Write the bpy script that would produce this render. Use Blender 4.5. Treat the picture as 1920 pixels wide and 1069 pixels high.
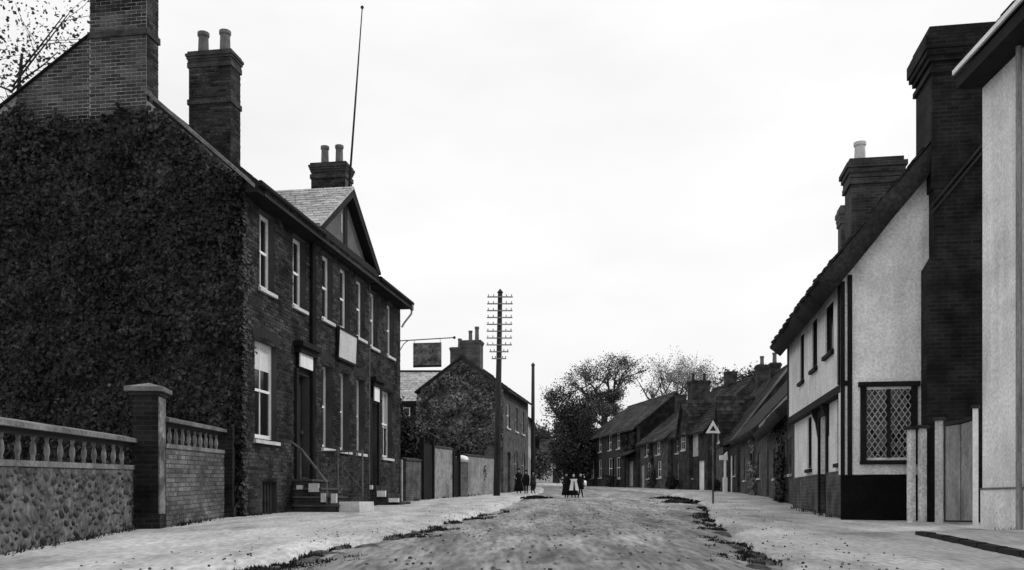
import bpy, math, random
from math import radians, sin, cos, pi, atan2, sqrt
from mathutils import Vector, Matrix, noise as mnoise

scene = bpy.context.scene
for o in list(bpy.data.objects):
    bpy.data.objects.remove(o)
col = scene.collection

# ------------------------------------------------------------------ camera
EYE = 1.5            # eye height in world z; the street climbs gently away from the camera
FPX, CX, HY = 1750.0, 960.0, 936.0     # focal length, centre column and horizon row in photograph pixels
cam_d = bpy.data.cameras.new('camera')
cam = bpy.data.objects.new('camera', cam_d)
col.objects.link(cam)
cam.location = (0, 0, EYE)
cam.rotation_euler = (radians(90), 0, 0)
cam_d.sensor_width = 36.0
cam_d.lens = FPX / 1920.0 * 36.0
cam_d.shift_y = (HY - 534.5) / 1920.0   # rising front, as on a view camera: verticals stay upright
cam_d.clip_end = 3000
scene.camera = cam

# ------------------------------------------------------------------ light
SUN_EL, SUN_AZ = radians(42), radians(68)     # azimuth from +Y (down the street) towards +X (right)
S = Vector((cos(SUN_EL) * sin(SUN_AZ), cos(SUN_EL) * cos(SUN_AZ), sin(SUN_EL)))
world = bpy.data.worlds.new('World')
scene.world = world
world.use_nodes = True
wn, wl = world.node_tree.nodes, world.node_tree.links
wn.clear()
wout = wn.new('ShaderNodeOutputWorld')
wbg = wn.new('ShaderNodeBackground')
wbg.inputs['Strength'].default_value = 0.1
sky = wn.new('ShaderNodeTexSky')
sky.sky_type = 'NISHITA'
sky.sun_disc = False
sky.sun_elevation = SUN_EL
sky.sun_rotation = SUN_AZ
sky.air_density = 1.0
sky.dust_density = 3.0
wbw = wn.new('ShaderNodeRGBToBW')              # black and white photograph
wl.new(sky.outputs[0], wbw.inputs[0])
wtc = wn.new('ShaderNodeTexCoord')
wmap = wn.new('ShaderNodeMapping')
wmap.inputs['Scale'].default_value = (1.0, 1.0, 2.6)
wl.new(wtc.outputs['Generated'], wmap.inputs[0])
wno = wn.new('ShaderNodeTexNoise')
wno.inputs['Scale'].default_value = 2.2
wno.inputs['Detail'].default_value = 5.0
wl.new(wmap.outputs[0], wno.inputs['Vector'])
wmr = wn.new('ShaderNodeMapRange')             # thin even cloud over the whole sky
wmr.inputs['From Min'].default_value = 0.35
wmr.inputs['From Max'].default_value = 0.65
wmr.inputs['To Min'].default_value = 9.4
wmr.inputs['To Max'].default_value = 11.0
wl.new(wno.outputs[0], wmr.inputs['Value'])
wmx = wn.new('ShaderNodeMix')
wmx.data_type = 'FLOAT'
wmx.inputs[0].default_value = 0.9
wl.new(wbw.outputs[0], wmx.inputs[2])
wl.new(wmr.outputs[0], wmx.inputs[3])
wl.new(wmx.outputs[0], wbg.inputs['Color'])
wl.new(wbg.outputs[0], wout.inputs[0])

sun_d = bpy.data.lights.new('sun', 'SUN')
sun_d.energy = 1.5
sun_d.angle = radians(10)
sun_d.color = (1.0, 1.0, 1.0)
sun = bpy.data.objects.new('sun', sun_d)
col.objects.link(sun)
sun.rotation_euler = S.to_track_quat('Z', 'Y').to_euler()
sun.location = S * 60

vs = scene.view_settings
vs.view_transform = 'Standard'
vs.look = 'None'
vs.exposure = 0.0
vs.gamma = 1.0
vs.use_curve_mapping = False

RND = random.Random(11)

# ------------------------------------------------------------------ materials (all grey: a black and white photograph)
def mat(name, val, var=0.3, sc=1.5, grain=0.25, gsc=45., rough=0.9, bump=0.25, bsc=60., island=0., obj=0.,
        stretch=(1, 1, 1), spec=0.25, blot=0., blsc=0.7, blval=0.3, streak=0.):
    m = bpy.data.materials.new(name)
    m.use_nodes = True
    n, l = m.node_tree.nodes, m.node_tree.links
    b = n['Principled BSDF']
    b.inputs['Roughness'].default_value = rough
    b.inputs['Specular IOR Level'].default_value = spec
    g = n.new('ShaderNodeNewGeometry')
    mp = n.new('ShaderNodeMapping')
    mp.inputs['Scale'].default_value = stretch
    l.new(g.outputs['Position'], mp.inputs[0])
    def noi(scale, detail):
        t = n.new('ShaderNodeTexNoise')
        t.inputs['Scale'].default_value = scale
        t.inputs['Detail'].default_value = detail
        l.new(mp.outputs[0], t.inputs['Vector'])
        return t.outputs[0]
    def rng(sock, a, lo, hi):
        r = n.new('ShaderNodeMapRange')
        r.inputs['From Min'].default_value = lo
        r.inputs['From Max'].default_value = hi
        r.inputs['To Min'].default_value = 1 - a
        r.inputs['To Max'].default_value = 1 + a
        l.new(sock, r.inputs['Value'])
        return r.outputs[0]
    cur = None
    def mul(sock):
        nonlocal cur
        q = n.new('ShaderNodeMath')
        q.operation = 'MULTIPLY'
        if cur is None:
            q.inputs[0].default_value = val
        else:
            l.new(cur, q.inputs[0])
        l.new(sock, q.inputs[1])
        cur = q.outputs[0]
    mul(rng(noi(sc, 5), var, 0.3, 0.7))
    if grain:
        mul(rng(noi(gsc, 3), grain, 0.3, 0.7))
    if island:
        mul(rng(g.outputs['Random Per Island'], island, 0, 1))
    if obj:
        oi = n.new('ShaderNodeObjectInfo')
        mul(rng(oi.outputs['Random'], obj, 0, 1))
    if streak:                                  # rain streaks down a wall
        m2 = n.new('ShaderNodeMapping')
        m2.inputs['Scale'].default_value = (5, 5, 0.35)
        l.new(g.outputs['Position'], m2.inputs[0])
        t2 = n.new('ShaderNodeTexNoise')
        t2.inputs['Scale'].default_value = 1.0
        t2.inputs['Detail'].default_value = 6
        l.new(m2.outputs[0], t2.inputs['Vector'])
        mul(rng(t2.outputs[0], streak, 0.3, 0.7))
    if blot:                                    # patches of dirt or lichen
        t = noi(blsc, 6)
        r = n.new('ShaderNodeMapRange')
        r.inputs['From Min'].default_value = 0.52
        r.inputs['From Max'].default_value = 0.66
        r.inputs['To Min'].default_value = 1
        r.inputs['To Max'].default_value = blval
        l.new(t, r.inputs['Value'])
        mul(r.outputs[0])
    l.new(cur, b.inputs['Base Color'])
    if bump:
        bp = n.new('ShaderNodeBump')
        bp.inputs['Strength'].default_value = bump
        bp.inputs['Distance'].default_value = 0.02
        l.new(noi(bsc, 4), bp.inputs['Height'])
        l.new(bp.outputs[0], b.inputs['Normal'])
    return m

def brickmat(name, c1, c2, mortar, sc=1.0, var=0.6, nsc=2.2):
    m = bpy.data.materials.new(name)
    m.use_nodes = True
    n, l = m.node_tree.nodes, m.node_tree.links
    b = n['Principled BSDF']
    b.inputs['Roughness'].default_value = 0.92
    b.inputs['Specular IOR Level'].default_value = 0.2
    tc = n.new('ShaderNodeTexCoord')
    sp = n.new('ShaderNodeSeparateXYZ')
    l.new(tc.outputs['Object'], sp.inputs[0])
    ad = n.new('ShaderNodeMath')
    l.new(sp.outputs[0], ad.inputs[0])
    l.new(sp.outputs[1], ad.inputs[1])
    cb = n.new('ShaderNodeCombineXYZ')
    l.new(ad.outputs[0], cb.inputs[0])
    l.new(sp.outputs[2], cb.inputs[1])
    t = n.new('ShaderNodeTexBrick')
    t.inputs['Scale'].default_value = sc
    t.inputs['Brick Width'].default_value = 0.235
    t.inputs['Row Height'].default_value = 0.078
    t.inputs['Mortar Size'].default_value = 0.009
    t.inputs['Color1'].default_value = (c1, c1, c1, 1)
    t.inputs['Color2'].default_value = (c2, c2, c2, 1)
    t.inputs['Mortar'].default_value = (mortar, mortar, mortar, 1)
    l.new(cb.outputs[0], t.inputs['Vector'])
    no = n.new('ShaderNodeTexNoise')
    no.inputs['Scale'].default_value = nsc
    no.inputs['Detail'].default_value = 6
    l.new(tc.outputs['Object'], no.inputs['Vector'])
    r = n.new('ShaderNodeMapRange')
    r.inputs['From Min'].default_value = 0.3
    r.inputs['From Max'].default_value = 0.7
    r.inputs['To Min'].default_value = 1 - var
    r.inputs['To Max'].default_value = 1 + var
    l.new(no.outputs[0], r.inputs['Value'])
    bw = n.new('ShaderNodeRGBToBW')
    l.new(t.outputs[0], bw.inputs[0])
    q = n.new('ShaderNodeMath')
    q.operation = 'MULTIPLY'
    l.new(bw.outputs[0], q.inputs[0])
    l.new(r.outputs[0], q.inputs[1])
    l.new(q.outputs[0], b.inputs['Base Color'])
    bp = n.new('ShaderNodeBump')
    bp.inputs['Strength'].default_value = 0.4
    bp.inputs['Distance'].default_value = 0.01
    bp.invert = True
    l.new(t.outputs['Fac'], bp.inputs['Height'])
    l.new(bp.outputs[0], b.inputs['Normal'])
    return m

class NS: pass
M = NS()
M.pavement = mat('pavement_grit', 0.43, var=0.3, sc=1.3, grain=0.28, gsc=18, bump=0.5, bsc=24, stretch=(1, 0.3, 1), blot=0.5, blsc=1.6, blval=0.66)
M.road = mat('road_dirt', 0.24, var=0.45, sc=1.9, grain=0.45, gsc=14, bump=1.0, bsc=10, stretch=(1, 0.13, 1), blot=0.6, blsc=3.2, blval=0.62)
M.soil = mat('field_soil', 0.12, var=0.4, sc=0.3)
M.mortar = mat('lime_mortar', 0.06, var=0.35, sc=1.2, grain=0.3)
M.mortar_pale = mat('pale_mortar', 0.30, var=0.35, sc=1.2, grain=0.3)
M.brick = mat('red_brick', 0.031, var=0.75, sc=1.6, grain=0.55, gsc=22, island=0.65, bump=0.4, spec=0.12)
M.brick_obj = mat('red_brick_single', 0.058, var=0.4, sc=1.4, grain=0.35, gsc=22, obj=0.55, bump=0.4)
M.brick_dk = brickmat('dark_brickwork', 0.024, 0.045, 0.055)
M.brick_md = brickmat('mid_brickwork', 0.05, 0.085, 0.10)
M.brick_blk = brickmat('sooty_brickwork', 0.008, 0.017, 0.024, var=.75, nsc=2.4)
M.brick_band = brickmat('corbel_brick', 0.03, 0.05, 0.06, var=.5, nsc=3)
M.lintel = mat('rubbed_brick_arch', 0.018, var=0.3, grain=0.3)
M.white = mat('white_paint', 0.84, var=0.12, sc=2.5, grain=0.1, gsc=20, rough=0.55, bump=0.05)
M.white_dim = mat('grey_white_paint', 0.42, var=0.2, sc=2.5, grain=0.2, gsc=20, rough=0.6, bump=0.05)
M.plaster = mat('whitewashed_plaster', 0.76, var=0.14, sc=1.2, grain=0.2, gsc=22, bump=0.25, bsc=14, blot=0.4, blsc=1.1, blval=0.84, streak=0.10)
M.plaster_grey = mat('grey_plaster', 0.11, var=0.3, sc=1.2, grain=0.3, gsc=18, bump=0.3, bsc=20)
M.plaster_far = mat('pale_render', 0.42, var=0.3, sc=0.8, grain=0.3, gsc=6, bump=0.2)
M.tar = mat('tarred_plinth', 0.006, var=0.4, sc=2, grain=0.4, gsc=20, rough=0.85, spec=0.1)
M.black = mat('black_timber', 0.012, var=0.4, sc=2, grain=0.3, gsc=25, rough=0.8, spec=0.15)
M.dark = mat('dark_paint', 0.02, var=0.3, sc=3, grain=0.2, rough=0.6)
M.iron = mat('iron_rail', 0.06, var=0.4, sc=4, grain=0.3, rough=0.55)
M.iron_pale = mat('grey_iron_rail', 0.10, var=0.4, sc=4, grain=0.3, rough=0.55)
M.wood = mat('weathered_wood', 0.24, var=0.35, sc=2.0, grain=0.35, gsc=20, stretch=(6, 6, 0.6), bump=0.3)
M.pole = mat('creosoted_pole', 0.035, var=0.4, sc=2.0, grain=0.3, stretch=(5, 5, 0.6))
M.glass = mat('window_glass', 0.010, var=0.2, grain=0, rough=0.12, bump=0.03, bsc=4, spec=0.45)
M.blind = mat('linen_blind', 0.62, var=0.12, sc=3, grain=0.08)
M.blind_dim = mat('drawn_blind', 0.3, var=0.15, sc=3, grain=0.1)
M.stone = mat('sill_stone', 0.55, var=0.2, sc=3, grain=0.2)
M.step = mat('worn_step_stone', 0.03, var=0.4, sc=2, grain=0.3)
M.cope = mat('coping_stone', 0.15, var=0.45, sc=2.0, grain=0.35, gsc=20)
M.baluster = mat('weathered_baluster', 0.17, var=0.5, sc=4.0, grain=0.3, gsc=20)
M.flint = mat('knapped_flint', 0.055, var=0.6, sc=5, grain=0.3, gsc=30, obj=0.8, rough=0.6)
M.tile = mat('clay_tile', 0.028, var=0.4, sc=0.8, grain=0.3, gsc=12, island=0.6)
M.tile_far = mat('old_roof_tile', 0.026, var=0.7, sc=0.7, grain=0.5, gsc=4, island=0.6)
M.tile_pale = mat('lichened_tile', 0.042, var=0.7, sc=0.6, grain=0.5, gsc=4, island=0.6)
M.slate = mat('pale_slate', 0.40, var=0.2, sc=1.0, grain=0.25, gsc=8, island=0.25, rough=0.7)
M.thatch = mat('old_thatch', 0.022, var=0.5, sc=1.0, grain=0.5, gsc=14, bump=0.8, bsc=25)
M.pot = mat('chimney_pot_clay', 0.13, var=0.3, sc=4, grain=0.2)
M.pot_pale = mat('pale_chimney_pot', 0.5, var=0.3, sc=4, grain=0.2)
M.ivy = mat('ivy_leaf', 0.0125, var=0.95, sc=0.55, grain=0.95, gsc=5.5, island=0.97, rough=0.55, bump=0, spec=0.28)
M.leaf = mat('tree_leaf', 0.05, var=0.5, sc=0.5, grain=0, island=0.7, rough=0.7, bump=0)
M.leaf_dk = mat('dark_leaf', 0.022, var=0.6, sc=0.5, grain=0, island=0.7, rough=0.7, bump=0)
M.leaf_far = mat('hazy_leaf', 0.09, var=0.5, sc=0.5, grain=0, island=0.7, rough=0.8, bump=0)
M.leaf_pale = mat('pale_autumn_leaf', 0.24, var=0.4, sc=0.5, grain=0, island=0.6, rough=0.8, bump=0)
M.bark = mat('bark', 0.03, var=0.4, sc=3, grain=0.3, stretch=(4, 4, 0.8))
M.weed = mat('weed_leaf', 0.02, var=0.5, sc=2, grain=0, island=0.7, bump=0)
M.pebble = mat('road_pebble', 0.11, var=0.3, grain=0, island=0.8, bump=0)
M.cloth_dk = mat('dark_wool', 0.012, var=0.3, sc=6, grain=0.2, rough=1.0, spec=0.05)
M.cloth_md = mat('grey_wool', 0.035, var=0.3, sc=6, grain=0.2, rough=1.0, spec=0.05)
M.cloth_wh = mat('white_cotton', 0.75, var=0.1, sc=6, grain=0.1)
M.skin = mat('skin', 0.4, var=0.05, grain=0.05, rough=0.6, bump=0)
M.hair = mat('hair', 0.02, var=0.3, grain=0.3)
M.sign = mat('pale_sign_paint', 0.52, var=0.12, sc=2, grain=0.15, gsc=18, rough=0.6)
M.sign_pic = mat('faded_sign_painting', 0.15, var=0.75, sc=4.5, grain=0.5, gsc=12, rough=0.7)

# ------------------------------------------------------------------ geometry helpers
class MB:
    def __init__(s, T=None):
        s.v, s.f, s.T = [], [], T
    def add(s, vs, fs):
        o = len(s.v)
        if s.T:
            vs = [s.T(*p) for p in vs]
        s.v.extend([tuple(p) for p in vs])
        s.f.extend([tuple(i + o for i in f) for f in fs])
        return s
    def hexa(s, p):   # bottom ring 0-3, top ring 4-7
        return s.add(p, [(3, 2, 1, 0), (4, 5, 6, 7), (0, 1, 5, 4), (1, 2, 6, 5), (2, 3, 7, 6), (3, 0, 4, 7)])
    def box(s, x0, x1, y0, y1, z0, z1):
        return s.hexa([(x0, y0, z0), (x1, y0, z0), (x1, y1, z0), (x0, y1, z0), (x0, y0, z1), (x1, y0, z1), (x1, y1, z1), (x0, y1, z1)])
    def bar(s, a, b, w, h=None, up=(0, 0, 1)):
        a, b = Vector(a), Vector(b)
        h = h or w
        d = (b - a).normalized()
        r = d.cross(Vector(up))
        r = r.normalized() if r.length > 1e-4 else Vector((1, 0, 0))
        u = r.cross(d).normalized()
        r, u = r * w / 2, u * h / 2
        return s.hexa([a - r - u, a + r - u, a + r + u, a - r + u, b - r - u, b + r - u, b + r + u, b - r + u])
    def prism(s, A, B):
        n = len(A)
        return s.add(list(A) + list(B), [tuple(range(n - 1, -1, -1)), tuple(range(n, 2 * n))] +
                     [(i, (i + 1) % n, n + (i + 1) % n, n + i) for i in range(n)])
    def tube(s, pts, rad, n=8, caps=True):
        pts = [Vector(p) for p in pts]
        vs, fs = [], []
        k = len(pts)
        for i, p in enumerate(pts):
            d = (pts[min(i + 1, k - 1)] - pts[max(i - 1, 0)]).normalized()
            a = d.cross(Vector((0, 1, 0.3)))
            if a.length < 1e-3: a = d.cross(Vector((1, 0, 0)))
            a.normalize()
            b = d.cross(a)
            r = rad[i] if hasattr(rad, '__len__') else rad
            for j in range(n):
                t = 2 * pi * j / n
                vs.append(p + (a * cos(t) + b * sin(t)) * r)
        for i in range(k - 1):
            for j in range(n):
                fs.append((i * n + j, i * n + (j + 1) % n, (i + 1) * n + (j + 1) % n, (i + 1) * n + j))
        if caps:
            fs.append(tuple(range(n - 1, -1, -1)))
            fs.append(tuple((k - 1) * n + j for j in range(n)))
        return s.add(vs, fs)
    def lathe(s, c, prof, n=12):
        vs, fs = [], []
        k = len(prof)
        for r, z in prof:
            for j in range(n):
                t = 2 * pi * j / n
                vs.append((c[0] + r * cos(t), c[1] + r * sin(t), c[2] + z))
        for i in range(k - 1):
            for j in range(n):
                fs.append((i * n + j, i * n + (j + 1) % n, (i + 1) * n + (j + 1) % n, (i + 1) * n + j))
        fs.append(tuple(range(n - 1, -1, -1)))
        fs.append(tuple((k - 1) * n + j for j in range(n)))
        return s.add(vs, fs)
    def mesh(s, name, m, smooth=False):
        me = bpy.data.meshes.new(name)
        me.from_pydata(s.v, [], s.f)
        me.materials.append(m)
        if smooth:
            me.polygons.foreach_set('use_smooth', [True] * len(me.polygons))
        me.update()
        return me
    def build(s, name, m, parent=None, kind=None, smooth=False):
        o = bpy.data.objects.new(name, s.mesh(name, m, smooth))
        col.objects.link(o)
        if parent: o.parent = parent
        if kind: o['kind'] = kind
        return o

def thing(name, label, cat, loc=(0, 0, 0), rz=0.0, group=None):
    o = bpy.data.objects.new(name, None)
    o.empty_display_size = 0.2
    col.objects.link(o)
    o.location = loc
    o.rotation_euler = (0, 0, rz)
    return tag(o, label, cat, group)
def tag(o, label=None, cat=None, group=None, kind=None):
    if label: o['label'] = label
    if cat: o['category'] = cat
    if group: o['group'] = group
    if kind: o['kind'] = kind
    return o
def piece(name, me, parent, loc, scale=(1, 1, 1), rot=(0, 0, 0)):
    o = bpy.data.objects.new(name, me)
    col.objects.link(o)
    o.parent = parent
    o.location, o.scale, o.rotation_euler = loc, scale, rot
    return o
def lerp(tab, y):
    if y <= tab[0][0]: return tab[0][1]
    for (a, va), (b, vb) in zip(tab, tab[1:]):
        if y <= b:
            return va + (vb - va) * (y - a) / (b - a)
    return tab[-1][1]
def nz(x, y, z=0.0, s=1.0):
    return mnoise.noise(Vector((x * s, y * s, z * s)))
def G(y):              # level of the ground (footways) along the street
    g = 0.68 + 0.0235 * min(y, 150) + 0.006 * max(0, y - 150)
    if y < 8: g -= 0.63 * ((8 - y) / 8) ** 2
    return g
def at(px, py, Y):     # photograph pixel at a known distance
    return Vector(((px - CX) * Y / FPX, Y, EYE + (HY - py) * Y / FPX))
FRONT = lambda u, w, z: (u, -w, z)            # wall frame: u along, w outward, z up
def GABLE0(u, w, z): return (-w, u, z)        # gable at local x = 0, facing -x
def GABLEL(L): return lambda u, w, z: (L + w, u, z)

def wall_open(mb, u0, u1, z0, z1, w0, w1, ops):
    us = sorted({u0, u1} | {q for o in ops for q in o[:2] if u0 < q < u1})
    zs = sorted({z0, z1} | {q for o in ops for q in o[2:4] if z0 < q < z1})
    def solid(i, j):
        if i < 0 or j < 0 or i >= len(us) - 1 or j >= len(zs) - 1: return False
        a, b = (us[i] + us[i + 1]) / 2, (zs[j] + zs[j + 1]) / 2
        return not any(o[0] < a < o[1] and o[2] < b < o[3] for o in ops)
    for i in range(len(us) - 1):
        for j in range(len(zs) - 1):
            if not solid(i, j): continue
            a, b, c, d = us[i], us[i + 1], zs[j], zs[j + 1]
            mb.add([(a, w1, c), (b, w1, c), (b, w1, d), (a, w1, d)], [(0, 1, 2, 3)])
            mb.add([(a, w0, c), (b, w0, c), (b, w0, d), (a, w0, d)], [(3, 2, 1, 0)])
            if not solid(i - 1, j): mb.add([(a, w0, c), (a, w1, c), (a, w1, d), (a, w0, d)], [(0, 1, 2, 3)])
            if not solid(i + 1, j): mb.add([(b, w0, c), (b, w1, c), (b, w1, d), (b, w0, d)], [(3, 2, 1, 0)])
            if not solid(i, j - 1): mb.add([(a, w0, c), (b, w0, c), (b, w1, c), (a, w1, c)], [(0, 1, 2, 3)])
            if not solid(i, j + 1): mb.add([(a, w0, d), (b, w0, d), (b, w1, d), (a, w1, d)], [(3, 2, 1, 0)])
    return mb

BL, BH = 0.235, 0.078
def brick_cells(u0, u1, z0, z1, ops=(), inside=None):
    out = []
    r = 0
    z = z0
    while z < z1 - 0.02:
        zt = min(z + BH, z1)
        u = u0 - (BL / 2 if r % 2 else 0)
        while u < u1:
            long = not ((r + int(round((u - u0) / BL))) % 3 == 0)
            ub = u + (BL if long else BL)
            a, b = max(u, u0), min(ub, u1)
            segs = [(a, b)]
            for o in ops:
                if o[2] < (z + zt) / 2 < o[3]:
                    ns = []
                    for p, q in segs:
                        if o[1] <= p or o[0] >= q: ns.append((p, q)); continue
                        if p < o[0]: ns.append((p, o[0]))
                        if q > o[1]: ns.append((o[1], q))
                    segs = ns
            for p, q in segs:
                if q - p > 0.03 and (inside is None or inside((p + q) / 2, (z + zt) / 2)):
                    out.append((p + 0.005, q - 0.005, z + 0.005, zt - 0.005))
            u = ub
        z += BH
        r += 1
    return out
def brick_mesh(cells, T, seed=1, proud=0.009):
    rr = random.Random(seed)
    mb = MB(T)
    for a, b, c, d in cells:
        p = proud + rr.uniform(-0.004, 0.005)
        mb.add([(a, 0, c), (b, 0, c), (b, 0, d), (a, 0, d), (a + .003, p, c + .003), (b - .003, p, c + .003), (b - .003, p, d - .003), (a + .003, p, d - .003)],
               [(4, 5, 6, 7), (0, 1, 5, 4), (1, 2, 6, 5), (2, 3, 7, 6), (3, 0, 4, 7)])
    return mb

def sash(parent, T, u0, u1, z0, z1, rec=0.09, bars=(2, 2), blind=None, blind_m=None, fm=None, sill=None, arch=None, fw=0.06, name='window'):
    """sash window set back in its opening: outer frame and meeting rail, glazing bars, panes, sill and blind as pieces"""
    fm = fm or M.white
    w0, w1 = -rec - 0.07, -rec
    mb = MB(T)
    mb.box(u0, u0 + fw, w0, w1, z0, z1)
    mb.box(u1 - fw, u1, w0, w1, z0, z1)
    mb.box(u0 + fw, u1 - fw, w0, w1, z0, z0 + fw * 1.3)
    mb.box(u0 + fw, u1 - fw, w0, w1, z1 - fw, z1)
    nu, nv = bars
    zm = [z0 + fw * 1.3 + (z1 - fw - z0 - fw * 1.3) * k / nv for k in range(nv + 1)]
    um = [u0 + fw + (u1 - u0 - 2 * fw) * k / nu for k in range(nu + 1)]
    for k in range(1, nv):
        mb.box(u0 + fw, u1 - fw, w0 + 0.01, w1 + 0.004, zm[k] - 0.028, zm[k] + 0.028)
    win = mb.build(name, fm, parent)
    for k in range(1, nu):
        MB(T).box(um[k] - 0.014, um[k] + 0.014, w0 + 0.025, w1 - 0.012, z0 + fw, z1 - fw).build('glazing_bar', fm, win)
    for i in range(nu):
        for j in range(nv):
            MB(T).box(um[i], um[i + 1], w0 + 0.03, w0 + 0.04, zm[j], zm[j + 1]).build('pane', M.glass, win)
    if blind:
        MB(T).box(u0 + fw, u1 - fw, w0 + 0.042, w0 + 0.047, z1 - fw - blind * (z1 - z0), z1 - fw).build('blind', blind_m or M.blind, win)
    if sill is not False:
        MB(T).hexa([(u0 - .07, -rec, z0 - .1), (u1 + .07, -rec, z0 - .1), (u1 + .07, .07, z0 - .1), (u0 - .07, .07, z0 - .1),
                    (u0 - .07, -rec, z0 + .0), (u1 + .07, -rec, z0 + .0), (u1 + .07, .07, z0 - .025), (u0 - .07, .07, z0 - .025)]).build('sill', sill or M.stone, win)
    if arch:
        n = 7
        A, B = [], []
        rise = 0.10
        for k in range(n + 1):
            t = k / n
            u = u0 - 0.1 + (u1 - u0 + 0.2) * t
            A.append((u, z1 - 0.02 + rise * (1 - (2 * t - 1) ** 2)))
            B.append((u + (t - .5) * .12, z1 + 0.2 + rise * (1 - (2 * t - 1) ** 2)))
        mb = MB(T)
        for k in range(n):
            g = 0.006
            mb.hexa([(A[k][0] + g, .0, A[k][1]), (A[k + 1][0], .0, A[k + 1][1]), (A[k + 1][0], .016, A[k + 1][1]), (A[k][0] + g, .016, A[k][1]),
                     (B[k][0] + g, .0, B[k][1]), (B[k + 1][0], .0, B[k + 1][1]), (B[k + 1][0], .016, B[k + 1][1]), (B[k][0] + g, .016, B[k][1])])
        mb.build('arch', arch, win)
    return win

def door(parent, T, u0, u1, z0, z1, m, rec=0.16, pm=None, handle=True):
    d = MB(T)
    d.box(u0, u1, -rec - 0.06, -rec, z0, z1)
    wd, h = u1 - u0, z1 - z0
    do = d.build('door', m, parent)
    for a, b in ((.08, .46), (.54, .92)):
        for c, e in ((.06, .36), (.44, .92)):
            MB(T).box(u0 + a * wd, u0 + b * wd, -rec - .01, -rec + .014, z0 + c * h, z0 + e * h).build('panel', pm or m, do)
    if handle:
        MB(T).box(u0 + wd * .86, u0 + wd * .93, -rec, -rec + .05, z0 + h * .44, z0 + h * .47).build('handle', M.iron_pale, do)
    MB(T).box(u0 - .0, u0 + .05, -rec, -rec + .05, z0, z1).build('door_frame', m, do)
    return do

def tiles(A, B, C, D, tw, th, seed=1, lift=0.02, jit=0.012):
    """courses of overlapping tiles on the slope A-B (eave) to D-C (ridge)"""
    rr = random.Random(seed)
    A, B, C, D = map(Vector, (A, B, C, D))
    n = (B - A).cross(D - A).normalized()
    if n.z < 0: n = -n
    rows = max(1, int(round((D - A).length / th)))
    mb = MB()
    for i in range(rows):
        t0, t1 = i / rows, min(1, (i + 1.25) / rows)
        e0, e1 = A.lerp(D, t0), B.lerp(C, t0)
        f0, f1 = A.lerp(D, t1), B.lerp(C, t1)
        k = max(1, int(round((e1 - e0).length / tw)))
        for j in range(-1, k + 1):
            a = (j + (0.5 if i % 2 else 0)) / k
            b = a + 1 / k
            a, b = max(0, a), min(1, b)
            if b - a < 0.2 / k: continue
            g = 0.04 / k
            dz = lift + rr.uniform(-jit, jit)
            p0, p1 = e0.lerp(e1, a + g), e0.lerp(e1, b - g)
            q0, q1 = f0.lerp(f1, a + g), f0.lerp(f1, b - g)
            s = (p0 - q0).normalized() * rr.uniform(0, 0.02)
            mb.add([p0 + n * (dz + .012) + s, p1 + n * (dz + .012) + s, q1 + n * .008, q0 + n * .008, p0 + s + n * .002, p1 + s + n * .002],
                   [(0, 1, 2, 3), (4, 5, 1, 0), (4, 0, 3), (5, 2, 1)])
    return mb

def thatch_slab(A, B, C, D, th, seed=0, amp=0.05, step=0.35):
    A, B, C, D = map(Vector, (A, B, C, D))
    n = (B - A).cross(D - A).normalized()
    if n.z < 0: n = -n
    nu = max(2, int((B - A).length / step))
    nv = max(2, int((D - A).length / step))
    top, bot = [], []
    for j in range(nv + 1):
        for i in range(nu + 1):
            p = A.lerp(B, i / nu).lerp(D.lerp(C, i / nu), j / nv)
            q = Vector((p.x + seed * 7.1, p.y, p.z))
            d = amp * (mnoise.noise(q * 1.7) + 0.7 * mnoise.noise(q * 5.0))
            e = 0
            if j == 0: e = amp * 1.6 * mnoise.noise(q * 3.3)
            top.append(p + n * (th + d) - (D - A).normalized() * e)
            bot.append(p + n * d * 0.4 - (D - A).normalized() * e)
    N = len(top)
    w = nu + 1
    fs = []
    for j in range(nv):
        for i in range(nu):
            k = j * w + i
            fs.append((k, k + 1, k + w + 1, k + w))
            fs.append((N + k, N + k + w, N + k + w + 1, N + k + 1))
    for i in range(nu):
        fs.append((i, N + i, N + i + 1, i + 1))
        k = nv * w + i
        fs.append((k, k + 1, N + k + 1, N + k))
    for j in range(nv):
        k = j * w
        fs.append((k, k + w, N + k + w, N + k))
        k = j * w + nu
        fs.append((k, N + k, N + k + w, k + w))
    return MB().add(top + bot, fs)

def pot(c, h, r, m, parent):
    MB().lathe(c, [(r * .95, -.05), (r * 1.0, 0), (r * .86, h * .12), (r * .78, h * .8), (r * .95, h * .86), (r * .95, h), (r * .6, h), (r * .6, h * .9)], 10).build('chimney_pot', m, parent, smooth=False)

def chimney(parent, x0, x1, y0, y1, z0, z1, m, bands=(), cap=0.3, pots=(), pm=None, flare=0.05, name='chimney', band_m=None):
    c = MB().box(x0, x1, y0, y1, z0, z1 - cap).build(name, m, parent)
    mb = MB()
    k = 4
    for i in range(k):
        e = flare * (i + 1) / 2 if i < 3 else flare * .6
        a, b = z1 - cap + cap * i / k, z1 - cap + cap * (i + 1) / k
        mb.box(x0 - e, x1 + e, y0 - e, y1 + e, a, b)
    mb.build('cap', band_m or m, c)
    for zb in bands:
        MB().box(x0 - flare * .7, x1 + flare * .7, y0 - flare * .7, y1 + flare * .7, zb - .07, zb + .07).build('band', band_m or m, c)
    for (px, py, h, r) in pots:
        pot((px, py, z1 - .001), h, r, pm or M.pot, c)
    return c

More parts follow.
